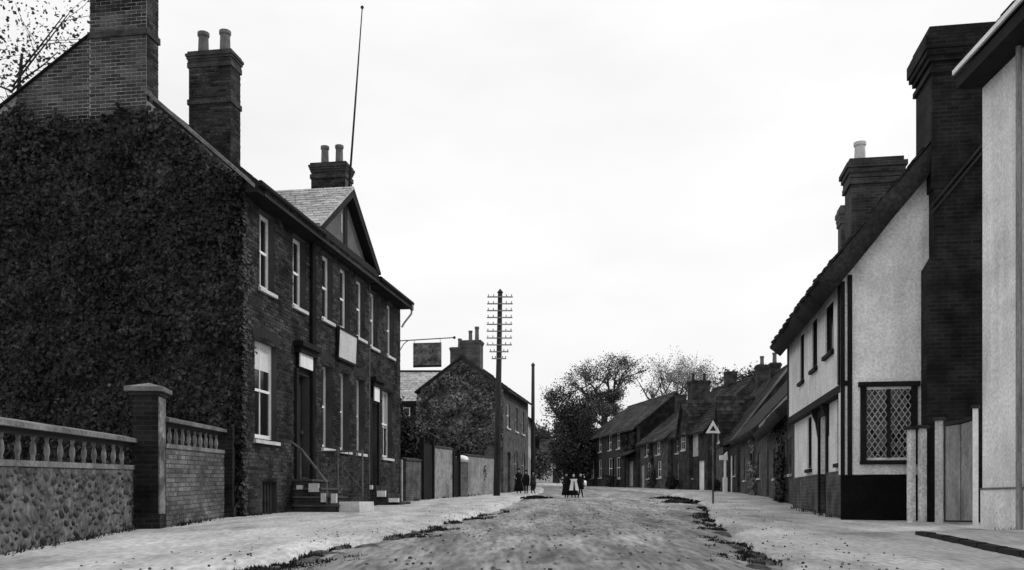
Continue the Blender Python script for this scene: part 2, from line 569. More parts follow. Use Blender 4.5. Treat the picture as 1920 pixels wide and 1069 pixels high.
def leaf_quad(mb, p, n, size, rr, fold=0.25):
    n = n.normalized()
    a = n.cross(Vector((rr.uniform(-1, 1), rr.uniform(-1, 1), rr.uniform(-1, 1))))
    if a.length < 1e-3: return
    a.normalize()
    b = n.cross(a)
    s = size * rr.choice((.55, .75, .9, 1.1, 1.4))
    mb.add([p - a * s * .5, p + b * s * .38 + n * s * fold * .3, p + a * s * .5, p - b * s * .38 + n * s * fold * .3], [(0, 1, 2), (0, 2, 3)])

def rot2(v, a):
    return Vector((v[0] * cos(a) - v[1] * sin(a), v[0] * sin(a) + v[1] * cos(a), v[2] if len(v) > 2 else 0))
# ================================================================== SETTING: ground, footways, road
XL = [(0, -3.9), (8, -2.95), (13.3, -2.1), (23.3, -0.67), (31, -0.15), (40, 0.4), (58, 1.9), (75, 2.5), (90, 2.2), (110, 0.6), (135, -4), (170, -14)]
XR = [(0, 1.9), (8.5, 2.65), (13, 3.25), (23, 4.85), (30, 6.3), (40, 7.5), (50, 8.3), (58, 8.4), (66, 7.8), (78, 6.4), (90, 5.2), (110, 3.4), (135, -1), (170, -11)]
def edge(tab, y, k):
    f = min(1.0, y / 14.0 + .3)
    return lerp(tab, y) + f * (0.16 * nz(k, y * .55) + 0.09 * nz(k + 9, y * 2.1))
rows = []
y = -6.0
while y < 170:
    rows.append(y)
    y += 0.16 if 6 < y < 32 else (0.5 if y < 60 else 1.6)
def sheet(name, m, colsf, zf):
    vs, fs = [], []
    w = None
    for y in rows:
        xs = colsf(y)
        w = len(xs)
        for i, x in enumerate(xs):
            vs.append((x, y, zf(x, y, i, w)))
    for j in range(len(rows) - 1):
        for i in range(w - 1):
            k = j * w + i
            fs.append((k, k + 1, k + w + 1, k + w))
    return MB().add(vs, fs).build(name, m, kind='structure', smooth=True)
def road_cols(y):
    a, b = edge(XL, y, 3) - .35, edge(XR, y, 7) + .35
    n = 60
    return [a + (b - a) * i / n for i in range(n + 1)]
def road_z(x, y, i, w):
    t = (2 * i / (w - 1) - 1)
    rut = -0.045 * (math.exp(-((t + .4 + .05 * nz(y * .1, 2)) / .07) ** 2) + math.exp(-((t - .02 + .05 * nz(y * .1, 2)) / .06) ** 2) + .8 * math.exp(-((t - .45 + .06 * nz(y * .12, 8)) / .07) ** 2))
    return G(y) - 0.15 + 0.10 * (1 - t * t) + rut + 0.018 * nz(x, y, 1.3, 1.6) + 0.012 * nz(x, y, 5.3, 5.0)
road = sheet('road', M.road, road_cols, road_z)
tag(road, 'rutted earth road running up the middle of the street')
def lp_cols(y):
    b = edge(XL, y, 3)
    return [-32, -20, -12, -9, -7.5, -6.4] + [-6.0 + (b - .3 + 6.0) * i / 12 for i in range(13)] + [b - .12, b, b + .12]
def p_z(x, y, i, w):
    d = 0.012 * nz(x, y, 2.2, 1.1) + 0.006 * nz(x, y, 7.2, 6.0)
    if i == w - 1: return G(y) - 0.22
    if i == w - 2: return G(y) - 0.075 + d
    if i == w - 3: return G(y) - 0.02 + d
    return G(y) + d
lp = sheet('pavement', M.pavement, lp_cols, p_z)
tag(lp, 'pale trodden footway in front of the brick house')
def rp_cols(y):
    b = edge(XR, y, 7)
    return [36, 26, 19, 15, 13] + [12 - (12 - b - .3) * i / 12 for i in range(13)] + [b + .12, b, b - .12]
rp = sheet('pavement', M.pavement, rp_cols, p_z)
tag(rp, 'pale trodden footway in front of the white house')
gr = MB()
ys = [-60, -6, 8, 60, 150, 300, 700, 1500]
vs = [(x, y, G(max(y, 0)) - 0.35) for y in ys for x in (-900, -32, 36, 900)]
gr.add(vs, [(j * 4 + i, j * 4 + i + 1, j * 4 + i + 5, j * 4 + i + 4) for j in range(len(ys) - 1) for i in range(3)])
gr.build('ground', M.soil, kind='structure')

# raised footway beside the near white house with its kerb stones
ka, kb = Vector((5.80, 13.3, 0)), Vector((4.95, 7.6, 0))
fw = MB()
n = 24
A = [ka.lerp(kb, i / n) for i in range(n + 1)]
vs = []
for i, p in enumerate(A):
    z = G(p.y) + .055
    vs += [(p.x + .1, p.y, z), (p.x + 1.0, p.y + .1, z + .01), (p.x + 3.2, p.y + .3, z + .02)]
fw.add(vs, [(i * 3 + j, i * 3 + j + 1, i * 3 + j + 4, i * 3 + j + 3) for i in range(n) for j in range(2)])
k0 = Vector((5.95, 14.2, 0))
fw.build('footpath', M.pavement, kind='structure')
kerb = tag(MB().box(-.01, .01, -.01, .01, -.2, -.18).build('kerb', M.step), kind='structure')
ks = MB().hexa([(-.5, -.5, -.5), (.5, -.5, -.5), (.5, .5, -.5), (-.5, .5, -.5), (-.45, -.47, .5), (.45, -.47, .5), (.45, .47, .5), (-.45, .47, .5)]).mesh('kerb_stone', M.lintel)
kd = (kb - ka)
for i in range(9):
    p = ka.lerp(kb, (i + .5) / 9)
    piece('kerb_stone', ks, kerb, (p.x, p.y, G(p.y) - .04), (.13, kd.length / 9 * .97, .2), (0, 0, -atan2(kd.x, kd.y) + RND.uniform(-.02, .02)))

# ================================================================== LEFT: the brick house with the ivied gable
DX, DY = 0.155, 0.988
ANG = atan2(DY, DX)
A0 = Vector((-5.61, 19.44, EYE - 0.33))
def LH(u, w, z):      # left house local (u along, w outward, z) to world
    return Vector((A0.x + DX * u + DY * w, A0.y + DY * u - DX * w, A0.z + z))
L, D, EAVE, RIDGE = 12.0, 6.6, 7.0, 9.73
lh = thing('brick_house', 'large two-storey brick house with gabled centre bay and tall chimneys', 'house', A0, ANG)
bay0, bay1, BP = 3.90, 8.25, 0.12
ff = [(0.82, 1.60), (2.70, 3.48), (8.72, 9.44), (10.45, 11.2)]
fb = [(4.32, 5.08), (5.68, 6.44), (7.05, 7.81)]
ops_main = [(a, b, 4.95, 6.62) for a, b in ff] + [(0.58, 1.75, 1.64, 3.78), (9.92, 11.02, 1.66, 3.78),
            (2.92, 3.74, .84, 3.35), (8.72, 9.36, 0.75, 3.25), (0.95, 1.75, 0.02, 0.72)]
ops_bay = [(a, b, 4.95, 6.62) for a, b in fb] + [(a, b, 1.66, 3.78) for a, b in fb]
FB = lambda u, w, z: (u, -(w + BP), z)
wm = MB(FRONT)
wall_open(wm, 0, bay0, -.6, EAVE, -.25, 0, [o for o in ops_main if o[0] < bay0])
wall_open(wm, bay1, L, -.6, EAVE, -.25, 0, [o for o in ops_main if o[0] > bay1])
wm.T = FB
wall_open(wm, bay0, bay1, -.6, EAVE, -.25 - BP, 0, ops_bay)
wm.build('front_wall', M.mortar, lh)
gw = MB()
pent = lambda x: [(x, .25, -.6), (x, D, -.6), (x, D, EAVE), (x, D / 2, RIDGE), (x, .25, EAVE + .2), (x, 0.25, EAVE)]
gp = [(0, -.6), (D, -.6), (D, 10.24 - .67 * (D - 3.47)), (3.47, 10.24), (3.3, RIDGE), (0, EAVE)]
gw.prism([(0, a, b) for a, b in gp], [(.25, a, b) for a, b in gp])
gw.build('gable_wall', M.mortar_pale, lh)
gw2 = MB().prism([(L - .25, .26, -.6), (L - .25, D, -.6), (L - .25, D, EAVE), (L - .25, D / 2, RIDGE), (L - .25, .26, EAVE)], [(L - .001, .26, -.6), (L - .001, D, -.6), (L - .001, D, EAVE), (L - .001, D / 2, RIDGE), (L - .001, .26, EAVE)])
gw2.build('gable_wall', M.brick_dk, lh)
MB().box(.25, L - .25, D - .25, D, -.6, EAVE).build('back_wall', M.brick_dk, lh)
# brickwork of the front, course by course
cells = brick_cells(0, bay0, -.3, EAVE, [o for o in ops_main if o[0] < bay0]) + brick_cells(bay1, L, -.3, EAVE, [o for o in ops_main if o[0] > bay1])
brick_mesh(cells, FRONT, 3).build('front_brickwork', M.brick, lh, kind='stuff')
brick_mesh(brick_cells(bay0, bay1, -.3, EAVE, ops_bay), FB, 4).build('bay_brickwork', M.brick, lh, kind='stuff')
# gable bricks that show above the ivy and on the big stack: each a brick of its own
CH0, CH1 = 2.155, 3.47
def rake(y):       # the rear half of the gable is a raised parapet
    if y > 3.46: return 10.24 - .67 * (y - 3.47)
    return EAVE + (RIDGE - EAVE) * (1 - abs(y - D / 2) / (D / 2))
gcells = brick_cells(0.7, 5.2, 7.55, 10.2, [(CH0, CH1, 8.3, 12)], inside=lambda y, z: z < rake(y) - (.16 if y < 3.46 else .02) and (z > 8.55 - .25 * abs(y - 2.6) or y > 3.8))
ccells = brick_cells(CH0, CH1, 8.3, 11.3)
bm1 = MB().hexa([(-.5, -.5, -.5), (.5, -.5, -.5), (.5, .5, -.5), (-.5, .5, -.5), (-.5, -.5, .5), (.5, -.5, .5), (.5, .5, .5), (-.5, .5, .5)]).mesh('brick', M.brick_obj)
vis = sorted(ccells + gcells, key=lambda c: (c[3] > 10.75 or c[3] < 8.6, -c[3]))
for i, (a, b, c, d) in enumerate(vis[:298]):
    pr = .012 + RND.uniform(-.004, .006)
    off = -0.004 if (CH0 - .01 < (a + b) / 2 < CH1 + .01 and c > 8.29) else 0
    piece('brick', bm1, lh, (off - pr / 2 + .001, (a + b) / 2, (c + d) / 2), (pr, b - a - .008, d - c - .011))
rest = vis[298:]
if rest:
    brick_mesh(rest, lambda u, w, z: (-w - (.004 if z > 8.29 and CH0 - .01 < u < CH1 + .01 else 0), u, z), 5).build('gable_brickwork', M.brick, lh, kind='stuff')
# chimneys
c1 = chimney(lh, -.004, .46, CH0, CH1, 8.3, 11.75, M.mortar_pale, bands=(10.24,), band_m=M.brick_band, pots=[(.2, 2.5, .7, .16), (.2, 3.1, .7, .16)])
brick_mesh(brick_cells(-.004, .46, 8.5, 11.35), lambda u, w, z: (u, CH0 - w, z), 6).build('chimney_brickwork', M.brick, c1, kind='stuff')
cx, cy = 5.6, 3.42
c2 = chimney(lh, cx - .3, cx + .3, cy - .6, cy + .6, 9.0, 12.45, M.mortar, bands=(11.08, 12.08), cap=.28, band_m=M.brick_band, pots=[(cx, cy - .3, .64, .17), (cx, cy + .33, .64, .17)], pm=M.pot)
brick_mesh(brick_cells(cy - .6, cy + .6, 9.2, 12.16), lambda u, w, z: (cx - .3 - w, u, z), 7).build('chimney_brickwork', M.brick, c2, kind='stuff')
brick_mesh(brick_cells(cx - .3, cx + .3, 9.2, 12.16), lambda u, w, z: (u, cy - .6 - w, z), 8).build('chimney_brickwork', M.brick, c2, kind='stuff')
c3 = chimney(lh, 11.15, 11.85, 1.62, 2.8, 8.2, 11.45, M.mortar, bands=(11.0,), cap=.3, band_m=M.brick_band, pots=[(11.5, 1.95, .66, .15), (11.5, 2.45, .66, .15)])
brick_mesh(brick_cells(1.62, 2.8, 8.9, 11.14), lambda u, w, z: (11.15 - w, u, z), 9).build('chimney_brickwork', M.brick, c3, kind='stuff')
# roof
s0 = EAVE - .12
sl = (RIDGE - EAVE) / (D / 2)
OV = .38
def roof_pts(x0, x1, y_e, z_e, y_r, z_r): return (x0, y_e, z_e), (x1, y_e, z_e), (x1, y_r, z_r), (x0, y_r, z_r)
ze = EAVE - OV * sl + .12
P = roof_pts(.252, L + .1, -OV, ze, D / 2, RIDGE + .12)
Q = roof_pts(.252, L + .1, D + OV, ze, D / 2, RIDGE + .12)
rb = MB()
for p in (P, Q):
    rb.prism(p, [(a, b, c - .1) for a, b, c in p])
roof = rb.build('roof', M.tile, lh)
tiles(*[P[i] for i in (0, 1, 2, 3)], .19, .13, 2).build('front_roof_tiles', M.tile, roof, kind='stuff')
tiles(*[Q[i] for i in (0, 1, 2, 3)], .28, .2, 3).build('rear_roof_tiles', M.tile, roof, kind='stuff')
# pale coping along the front rake of the gable
mb = MB()
mb.prism([(-.09, -.30, ze + .05), (-.09, CH0, rake(CH0) + .22), (-.09, CH0, rake(CH0) + .13), (-.09, -.3, ze - .03)],
         [(.12, -.30, ze + .05), (.12, CH0, rake(CH0) + .22), (.12, CH0, rake(CH0) + .13), (.12, -.3, ze - .03)])
mb.build('verge', M.cope, lh)
mb = MB()
mb.prism([(-.04, CH1 + .01, rake(CH1) + .05), (-.09, D + .3, rake(D + .3) + .05), (-.09, D + .3, rake(D + .3) - .0), (-.09, CH1, rake(CH1) + .0)],
         [(.28, CH1 + .01, rake(CH1) + .05), (.28, D + .3, rake(D + .3) + .05), (.28, D + .3, rake(D + .3) - .0), (.28, CH1, rake(CH1) + .0)])
mb.build('verge', M.lintel, lh)
# boxed eaves and gutter
for a, b in ((-.05, bay0 - .15), (bay1 + .15, L + .08)):
    MB(FRONT).box(a, b, .012, OV - .02, EAVE - .30, EAVE - .06).build('eaves_board', M.black, lh)
    MB(FRONT).tube([(a, OV + .03, EAVE - .12), (b, OV + .03, EAVE - .12)], .065, 8).build('gutter', M.black, lh)
MB(FRONT).box(L - .12, L + .06, OV - .02, OV + .07, EAVE - .35, EAVE - .08).build('gutter_end', M.iron_pale, lh)
MB(FRONT).tube([(L + .06, OV + .02, EAVE - .2), (L + .1, OV - .02, EAVE - .45), (L + .08, .12, EAVE - .75), (L + .03, .05, EAVE - .9)], .035, 7).build('swan_neck_pipe', M.white_dim, lh)
# downpipes by the bay
for u in (bay0 - .1,):
    MB(FRONT).tube([(u, .07, .3), (u, .07, EAVE - .2)], .05, 8).build('downpipe', M.black, lh)
MB(FRONT).tube([(bay1 + .1, .07, .3), (bay1 + .1, .07, EAVE - .2)], .045, 8).build('downpipe', M.iron_pale, lh)
MB(FRONT).tube([(L - .06, .07, .2), (L - .06, .07, 1.65)], .04, 8).build('downpipe', M.white_dim, lh)
# windows
for k, (a, b) in enumerate(ff):
    sash(lh, FRONT, a, b, 4.95, 6.62, rec=.14, bars=(2, 2), arch=M.lintel, fw=.085)
for k, (a, b) in enumerate(fb):
    sash(lh, FB, a, b, 4.95, 6.62, rec=.14, bars=(2, 2), arch=M.lintel, fw=.085)
    sash(lh, FB, a, b, 1.66, 3.78, rec=.19, bars=(2, 2), arch=M.lintel, fm=M.white, fw=.07)
w1 = sash(lh, FRONT, .58, 1.75, 1.64, 3.78, rec=.13, bars=(2, 2), blind=.24, arch=M.lintel, fw=.085)
w1['label'] = 'wide white sash window with its blind part drawn'
sash(lh, FRONT, 9.92, 11.02, 1.66, 3.78, rec=.15, bars=(3, 2), blind=.52, blind_m=M.blind_dim, arch=M.lintel, fm=M.white)
cw = MB(FRONT).box(.95, 1.75, -.2, -.15, .02, .72).build('cellar_hatch', M.black, lh)
for k in range(5):
    MB(FRONT).box(1.02 + k * .16, 1.05 + k * .16, -.14, -.1, .02, .72).build('bar', M.iron, cw)
# doors with surrounds and hoods
for (a, b, z0, z1, hood) in ((2.92, 3.74, .84, 3.35, True), (8.72, 9.36, .75, 3.25, True)):
    d = door(lh, FRONT, a, b, z0, z1, M.dark, rec=.18)
    for q in (a - .14, b + .02):
        MB(FRONT).box(q, q + .12, .012, .07, z0, z1 + .1).build('pilaster', M.black, lh)
    MB(FRONT).box(a - .22, b + .22, .012, .26, z1 + .62, z1 + .74).build('door_hood', M.black, lh)
    MB(FRONT).box(a - .16, b + .16, .012, .18, z1 + .48, z1 + .62).build('door_hood_moulding', M.black, lh)
# centre gable (pediment) of the bay
bc = (bay0 + bay1) / 2
hw = (bay1 - bay0) / 2 + .3
PZ, PA = EAVE + .12, 8.78
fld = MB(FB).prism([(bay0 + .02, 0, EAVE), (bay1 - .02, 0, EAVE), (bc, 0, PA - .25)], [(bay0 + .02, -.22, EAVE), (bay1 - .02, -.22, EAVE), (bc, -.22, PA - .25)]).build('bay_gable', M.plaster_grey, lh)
MB(FB).box(bc - hw + .05, bc + hw - .05, .012, .22, EAVE - .10, EAVE + .08).build('cornice', M.black, lh)
MB(FB).box(bc - hw + .1, bc + hw - .1, .012, .2, EAVE - .26, EAVE - .125).build('cornice_moulding', M.lintel, lh)
for sg in (-1, 1):
    f0, f1 = Vector((bc + sg * hw, 0, PZ - .06)), Vector((bc, 0, PA))
    th = .19
    MB(FB).prism([(f0.x, .24, f0.z), (f1.x, .24, f1.z), (f1.x, .24, f1.z - th * 1.25), (f0.x - sg * .25, .24, f0.z - .02)],
                 [(f0.x, .004, f0.z), (f1.x, .004, f1.z), (f1.x, .004, f1.z - th * 1.25), (f0.x - sg * .25, .004, f0.z - .02)]).build('bargeboard', M.black, lh)
MB(FB).box(bc - .13, bc + .13, .0, .03, EAVE + .12, PA - .35).build('gable_louvre', M.black, lh)
MB(FB).box(bc - .34, bc - .28, .0, .02, EAVE + .5, EAVE + 1.0).build('louvre_trim', M.white_dim, lh)
# roof of the bay
back = (PA - EAVE) / sl + .3
sr = MB()
XA, XB, ZB = bc - hw - .05, bc + hw + .05, PZ - .03
for (xe, nm) in ((XA, 'bay_roof'), (XB, 'bay_roof')):
    p = [(xe, -(BP + .25), ZB), (xe, .45, ZB), (bc, back + .3, PA + .05), (bc, -(BP + .25), PA + .05)]
    r_ = MB().prism(p, [(a, b, c - .07) for a, b, c in p]).build(nm, M.slate if xe == XA else M.tile, lh)
    tiles(p[0], p[1], p[2], p[3], .26, .2, 12, lift=.012, jit=.006).build('slates', M.slate if xe == XA else M.tile, r_, kind='stuff')

# flagpole on the bay gable
fpb, fpt = LH(bc, BP + .1, PA - .2), LH(bc - .1, BP + .52, 13.6)
fp = thing('flagpole', 'tall thin leaning flagpole rising from the gabled bay', 'flagpole', fpb)
q = fpt - fpb
MB().tube([(0, 0, 0), q * .5, q], [.032, .026, .014], 8).build('shaft', M.pole, fp, smooth=True)
MB().lathe(tuple(q), [(.02, -.02), (.045, .02), (.045, .05), (.01, .08)], 8).build('finial', M.pole, fp)

# signs on the house
sg = thing('sign_board', 'large pale board fixed on the bay between its two storeys', 'sign', LH(5.35, BP, 4.1), ANG)
lean = .03
MB().prism([(0, -.04, 0), (1.45, -.04, 0), (1.45, -.04 - lean, .74), (0, -.04 - lean, .74)], [(0, -.07, 0), (1.45, -.07, 0), (1.45, -.07 - lean, .74), (0, -.07 - lean, .74)]).build('panel', M.sign, sg)
for a, b, c, d in ((-.06, 0, -.06, .8), (1.45, 1.51, -.06, .8), (-.0, 1.45, -.06, 0), (0, 1.45, .74, .8)):
    MB().prism([(a, -.02 - lean * c / .74, c), (b, -.02 - lean * c / .74, c), (b, -.02 - lean * d / .74, d), (a, -.02 - lean * d / .74, d)],
               [(a, -.09 - lean * c / .74, c), (b, -.09 - lean * c / .74, c), (b, -.09 - lean * d / .74, d), (a, -.09 - lean * d / .74, d)]).build('frame', M.black, sg)
for nm_, lb_, u_, z_, w_, h_ in (('door_sign', 'white sign panel above the front door with the steps', 2.88, 3.5, .82, .42),
                                 ('door_sign', 'small white sign over the far door of the brick house', 8.78, 3.3, .5, .5)):
    t = thing(nm_, lb_, 'sign', LH(u_, .10, z_), ANG)
    MB().box(0, w_, -.02, .01, 0, h_).build('panel', M.white, t)
    MB().box(-.03, w_ + .03, .012, .04, -.03, h_ + .03).build('backing', M.black, t)
    for q in (.08, w_ - .1):
        MB().box(q, q + .03, .04, .09, h_ * .5, h_ * .5 + .03).build('bracket', M.iron, t)
# hanging inn sign at the far corner
hs = thing('hanging_sign', 'dark painted inn sign hanging from an iron rod at the house corner', 'sign', LH(11.9, 0, 5.62), ANG)
MB().tube([(0, 0, 0), (0, -1.88, .06)], .018, 7).build('rod', M.iron_pale, hs)
MB().lathe((0, -1.88, .06), [(.01, -.05), (.045, -.02), (.045, .02), (.01, .05)], 8).build('finial', M.black, hs)
MB().tube([(0, 0, -.35), (0, -.16, -.1), (0, -.3, .0)], .014, 6).build('scroll', M.iron_pale, hs)
hb = MB().box(-.02, .02, -1.44, -.48, -.86, -.09).build('board', M.sign_pic, hs)
MB().box(-.028, .028, -1.44, -.48, -.9, -.84).build('lower_rail', M.black, hb)
for q in (-1.4, -.52):
    MB().tube([(0, q, -.1), (0, q, .03)], .008, 5).build('hanger', M.iron, hs)

# front steps with stone sides and iron rails
M.step_top = mat('worn_tread', .07, var=.5, grain=.4)
st = thing('front_steps', 'dark brick steps with whitened ends climbing to the front door', 'steps', LH(0, 0, 0), ANG)
nst, rise, tread = 4, .2, .22
for k in range(nst):
    w_ = .5 + tread * (nst - 1 - k)
    so = MB(FRONT).box(2.7, 3.9, .02, w_ - .03, -.2 if k == 0 else rise * k + .002, rise * (k + 1) - .045).build('step', M.brick_dk, st)
    MB(FRONT).box(2.66, 3.94, .02, w_, rise * (k + 1) - .044, rise * (k + 1)).build('tread', M.step_top, so)
for (w0, w1_, z0, z1) in ((.42, .66, .50, .70), (.72, .84, .26, .47), (.97, 1.1, .24, .46), (.12, .26, .56, .66)):
    MB(FRONT).box(2.62, 2.70, w0, w1_, z0, z1).build('whitened_end', M.stone, st)
def rail(parent, pts, r=.022, m=None, nm='handrail'):
    MB(FRONT).tube(pts, r, 6).build(nm, m or M.iron_pale, parent)
hr = thing('stair_railing', 'slanting iron handrail on the near side of the front steps', 'railing', LH(0, 0, 0), ANG)
rail(hr, [(2.68, -.0, 1.66), (2.68, .22, 1.5), (2.68, .85, .72)], .03)
for w_, zt, zb in ((.2, 1.52, .8), (.85, .74, .2)):
    rail(hr, [(2.68, w_, zb), (2.68, w_, zt)], .018, nm='post')
ar = thing('area_railing', 'level iron railing on the far side of the front steps', 'railing', LH(0, 0, 0), ANG)
rail(ar, [(3.96, .0, 1.52), (3.96, 1.3, 1.52)], .025, nm='top_rail')
rail(ar, [(3.96, .0, .5), (3.96, 1.3, .42)], .016, M.iron, nm='bottom_rail')
for w_ in (.66, 1.3):
    rail(ar, [(3.96, w_, -.05), (3.96, w_, 1.56)], .026, nm='post')
for k in range(1, 11):
    if k != 6: rail(ar, [(3.96, k * .118, .45), (3.96, k * .118, 1.5)], .008, M.iron, 'bar')
rail(ar, [(3.96, .72, 1.2), (3.96, 1.26, .6)], .016, M.iron, 'brace')
pl = thing('stone_plinth', 'low pale stone block at the foot of the front steps', 'plinth', LH(2.72, 1.12, 0), ANG)
MB().hexa([(0, -.52, -.02), (1.15, -.52, -.02), (1.15, .0, -.02), (0, .0, -.02), (.01, -.5, .27), (1.14, -.5, .27), (1.14, -.01, .27), (.01, -.01, .27)]).build('block', M.stone, pl)
MB().box(-.03, 1.2, -.56, .02, -.25, -.021).build('base', M.step, pl)
s2 = thing('side_steps', 'three dark steps with whitened ends at the far door', 'steps', LH(0, 0, 0), ANG)
for k in range(3):
    w_ = .3 + .34 * (2 - k)
    MB(FRONT).box(8.36, 9.7, .02, w_, -.1 if k == 0 else .24 * k + .022, .24 * (k + 1) + .02).build('step', M.brick_dk, s2)
for (w0, w1_, z0, z1) in ((.08, .2, .62, .74), (.34, .6, .40, .58), (.7, 1.0, .24, .36)):
    MB(FRONT).box(8.28, 8.36, w0, w1_, z0, z1).build('whitened_end', M.white, s2)

# ivy over the gable
iv = thing('ivy', 'dense dark ivy covering the whole near gable wall', 'ivy', A0, ANG)
rr = random.Random(5)
mb = MB()
cnt = 0
while cnt < 52000:
    y_, z_ = rr.uniform(-.05, D), rr.uniform(-.2, 9.6)
    y_ = min(y_, 6.4)
    lim = rake(y_) - (.0 if y_ < 2.1 else .22)
    if y_ < 4.6: lim = min(lim, 8.6 + .35 * nz(y_ * 1.6, 3.1) + .3 * nz(y_ * 6, 5.1) - abs(rr.gauss(0, .12)) - .28 * max(0, 1.7 - y_) * 0 + (.0 if y_ > 1.3 else .3))
    if 2.9 < y_ < 5.0: lim = min(lim, 8.5 + (y_ - 2.9) * .12 + .4 * nz(y_ * 2.5, 9) - abs(rr.gauss(0, .12)))
    if z_ > lim: continue
    th = .04 + .34 * max(0, .3 + nz(y_ * 1.1, z_ * 1.1, 3)) + .22 * max(0, nz(y_ * 3, z_ * 3, 8))
    p = Vector((-rr.uniform(.01, th) - .012, y_, z_))
    n = Vector((-1, rr.gauss(0, .55), rr.gauss(.35, .5)))
    leaf_quad(mb, p, n, .095, rr)
    cnt += 1
for k in range(1400):     # leaves turning the corner on to the front
    z_ = rr.uniform(-.1, 7.0)
    y_ = -rr.uniform(.0, .07)
    x_ = -.1 + abs(rr.gauss(0, .06 + .3 * max(0, .1 + nz(z_ * 1.1, 4.4))))
    leaf_quad(mb, Vector((x_, y_ - .01, z_)), Vector((-.5, -1, rr.gauss(.2, .5))), .1, rr)
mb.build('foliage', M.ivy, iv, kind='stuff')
for k in range(9):
    y_ = rr.uniform(.2, 5)
    pts = [(-.02, y_ + .25 * nz(k * 3.1, z * .7), z) for z in (-.2, .8, 1.8, 2.8, 3.8, 5, 6.2)]
    MB().tube(pts, [.05, .045, .04, .035, .03, .022, .012], 6).build('stem', M.bark, iv)

# ================================================================== LEFT: garden walls and piers
M.flint_mortar = mat('flint_wall_mortar', .10, var=.6, sc=3, grain=.5, gsc=14)
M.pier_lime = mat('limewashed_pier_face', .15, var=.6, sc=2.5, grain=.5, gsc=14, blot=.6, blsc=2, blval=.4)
def wallrun(name, label, a, b, h, th, nb, flint, brick=False):
    """low wall with pierced top: solid lower part, balusters and coping; a,b ground points (street face)"""
    d = Vector((b[0] - a[0], b[1] - a[1], 0))
    Lw = d.length
    ang = atan2(d.y, d.x)
    z0 = G(a[1])
    slope = (G(b[1]) - G(a[1])) / Lw
    w = thing(name, label, 'wall', (a[0], a[1], z0), ang)
    T = lambda u, wv, z: (u, -wv, z + slope * u)
    bh = .40
    body = MB(T).box(0, Lw, -th, 0, -.4, h - bh - .12).build('body', M.flint_mortar if flint else M.mortar, w)
    MB(T).box(0, Lw, -th + .02, .02, h - bh - .12 + .001, h - bh - .05).build('ledge', M.cope, w)
    cp = MB(T)
    cp.prism([(0, -th - .05, h - .09), (0, .06, h - .09), (0, .06, h - .03), (0, -th / 2, h + .02), (0, -th - .05, h - .03)],
             [(Lw, -th - .05, h - .09), (Lw, .06, h - .09), (Lw, .06, h - .03), (Lw, -th / 2, h + .02), (Lw, -th - .05, h - .03)])
    cp.build('coping', M.cope, w)
    MB(T).box(0, Lw, -th + .04, -.02, h - .14, h - .091).build('coping_underside', M.lintel, w)
    prof = [(.03, 0), (.045, .02), (.035, .05), (.06, .12), (.055, .18), (.03, .26), (.045, .30), (.045, .33)]
    k = (bh - .09) / .33
    bme = MB().lathe((0, 0, 0), [(r, z * k) for r, z in prof], 10).mesh('baluster', M.baluster, smooth=True)
    for i in range(nb):
        u = Lw * (i + .5) / nb
        piece('baluster', bme, w, (u, th * .4, h - bh - .05 + slope * u), (RND.uniform(.52, .7), .62, RND.uniform(.97, 1.0)), (RND.uniform(-.03, .03), RND.uniform(-.05, .05), 0))
    return w, T, Lw, h - bh - .12, slope
wa, T, Lw, hb_, slp = wallrun('garden_wall', 'low flint wall with pierced balustrade in the left foreground', (-5.25, 8.6), (-6.02, 14.86), 1.46, .3, 14, True)
sm = []
rr = random.Random(8)
for k in range(6):
    mb = MB()
    vs, fs = [], []
    nn, mm = 7, 3
    for i in range(mm + 1):
        for j in range(nn):
            t = 2 * pi * j / nn
            e = i / mm * pi / 2
            r = .5 * cos(e) * rr.uniform(.8, 1.12)
            vs.append((r * cos(t), -.5 * sin(e) * rr.uniform(.8, 1.1), r * sin(t)))
    for i in range(mm):
        for j in range(nn):
            fs.append((i * nn + j, i * nn + (j + 1) % nn, (i + 1) * nn + (j + 1) % nn, (i + 1) * nn + j))
    sm.append(mb.add(vs, fs).mesh('stone', M.flint, smooth=True))
pts = []
tries = 0
while len(pts) < 296 and tries < 60000:
    tries += 1
    u, z, r = rr.uniform(.06, Lw - .04), rr.uniform(-.02, hb_ - .04), rr.uniform(.028, .08)
    if all((u - p[0]) ** 2 + (z - p[1]) ** 2 > ((r + p[2]) * .92) ** 2 for p in pts):
        pts.append((u, z, r))
for u, z, r in pts:
    piece('stone', rr.choice(sm), wa, (u, .005, z + slp * u), (r * 2.5, .05 + r * .3, r * 1.5), (0, rr.uniform(-.6, .6), 0))
wb, T, Lw, hb_, slp = wallrun('garden_wall', 'taller brick wall with pierced balustrade next to the house', (-5.66, 15.25), (-5.86, 19.0), 1.82, .28, 10, False)
brick_mesh(brick_cells(0, Lw, -.05, hb_), T, 31, .008).build('wall_brickwork', mat('pale_wall_brick', .10, var=.75, sc=1.0, grain=.35, gsc=20, island=.4, stretch=(1, 1, 2.0)), wb, kind='stuff')
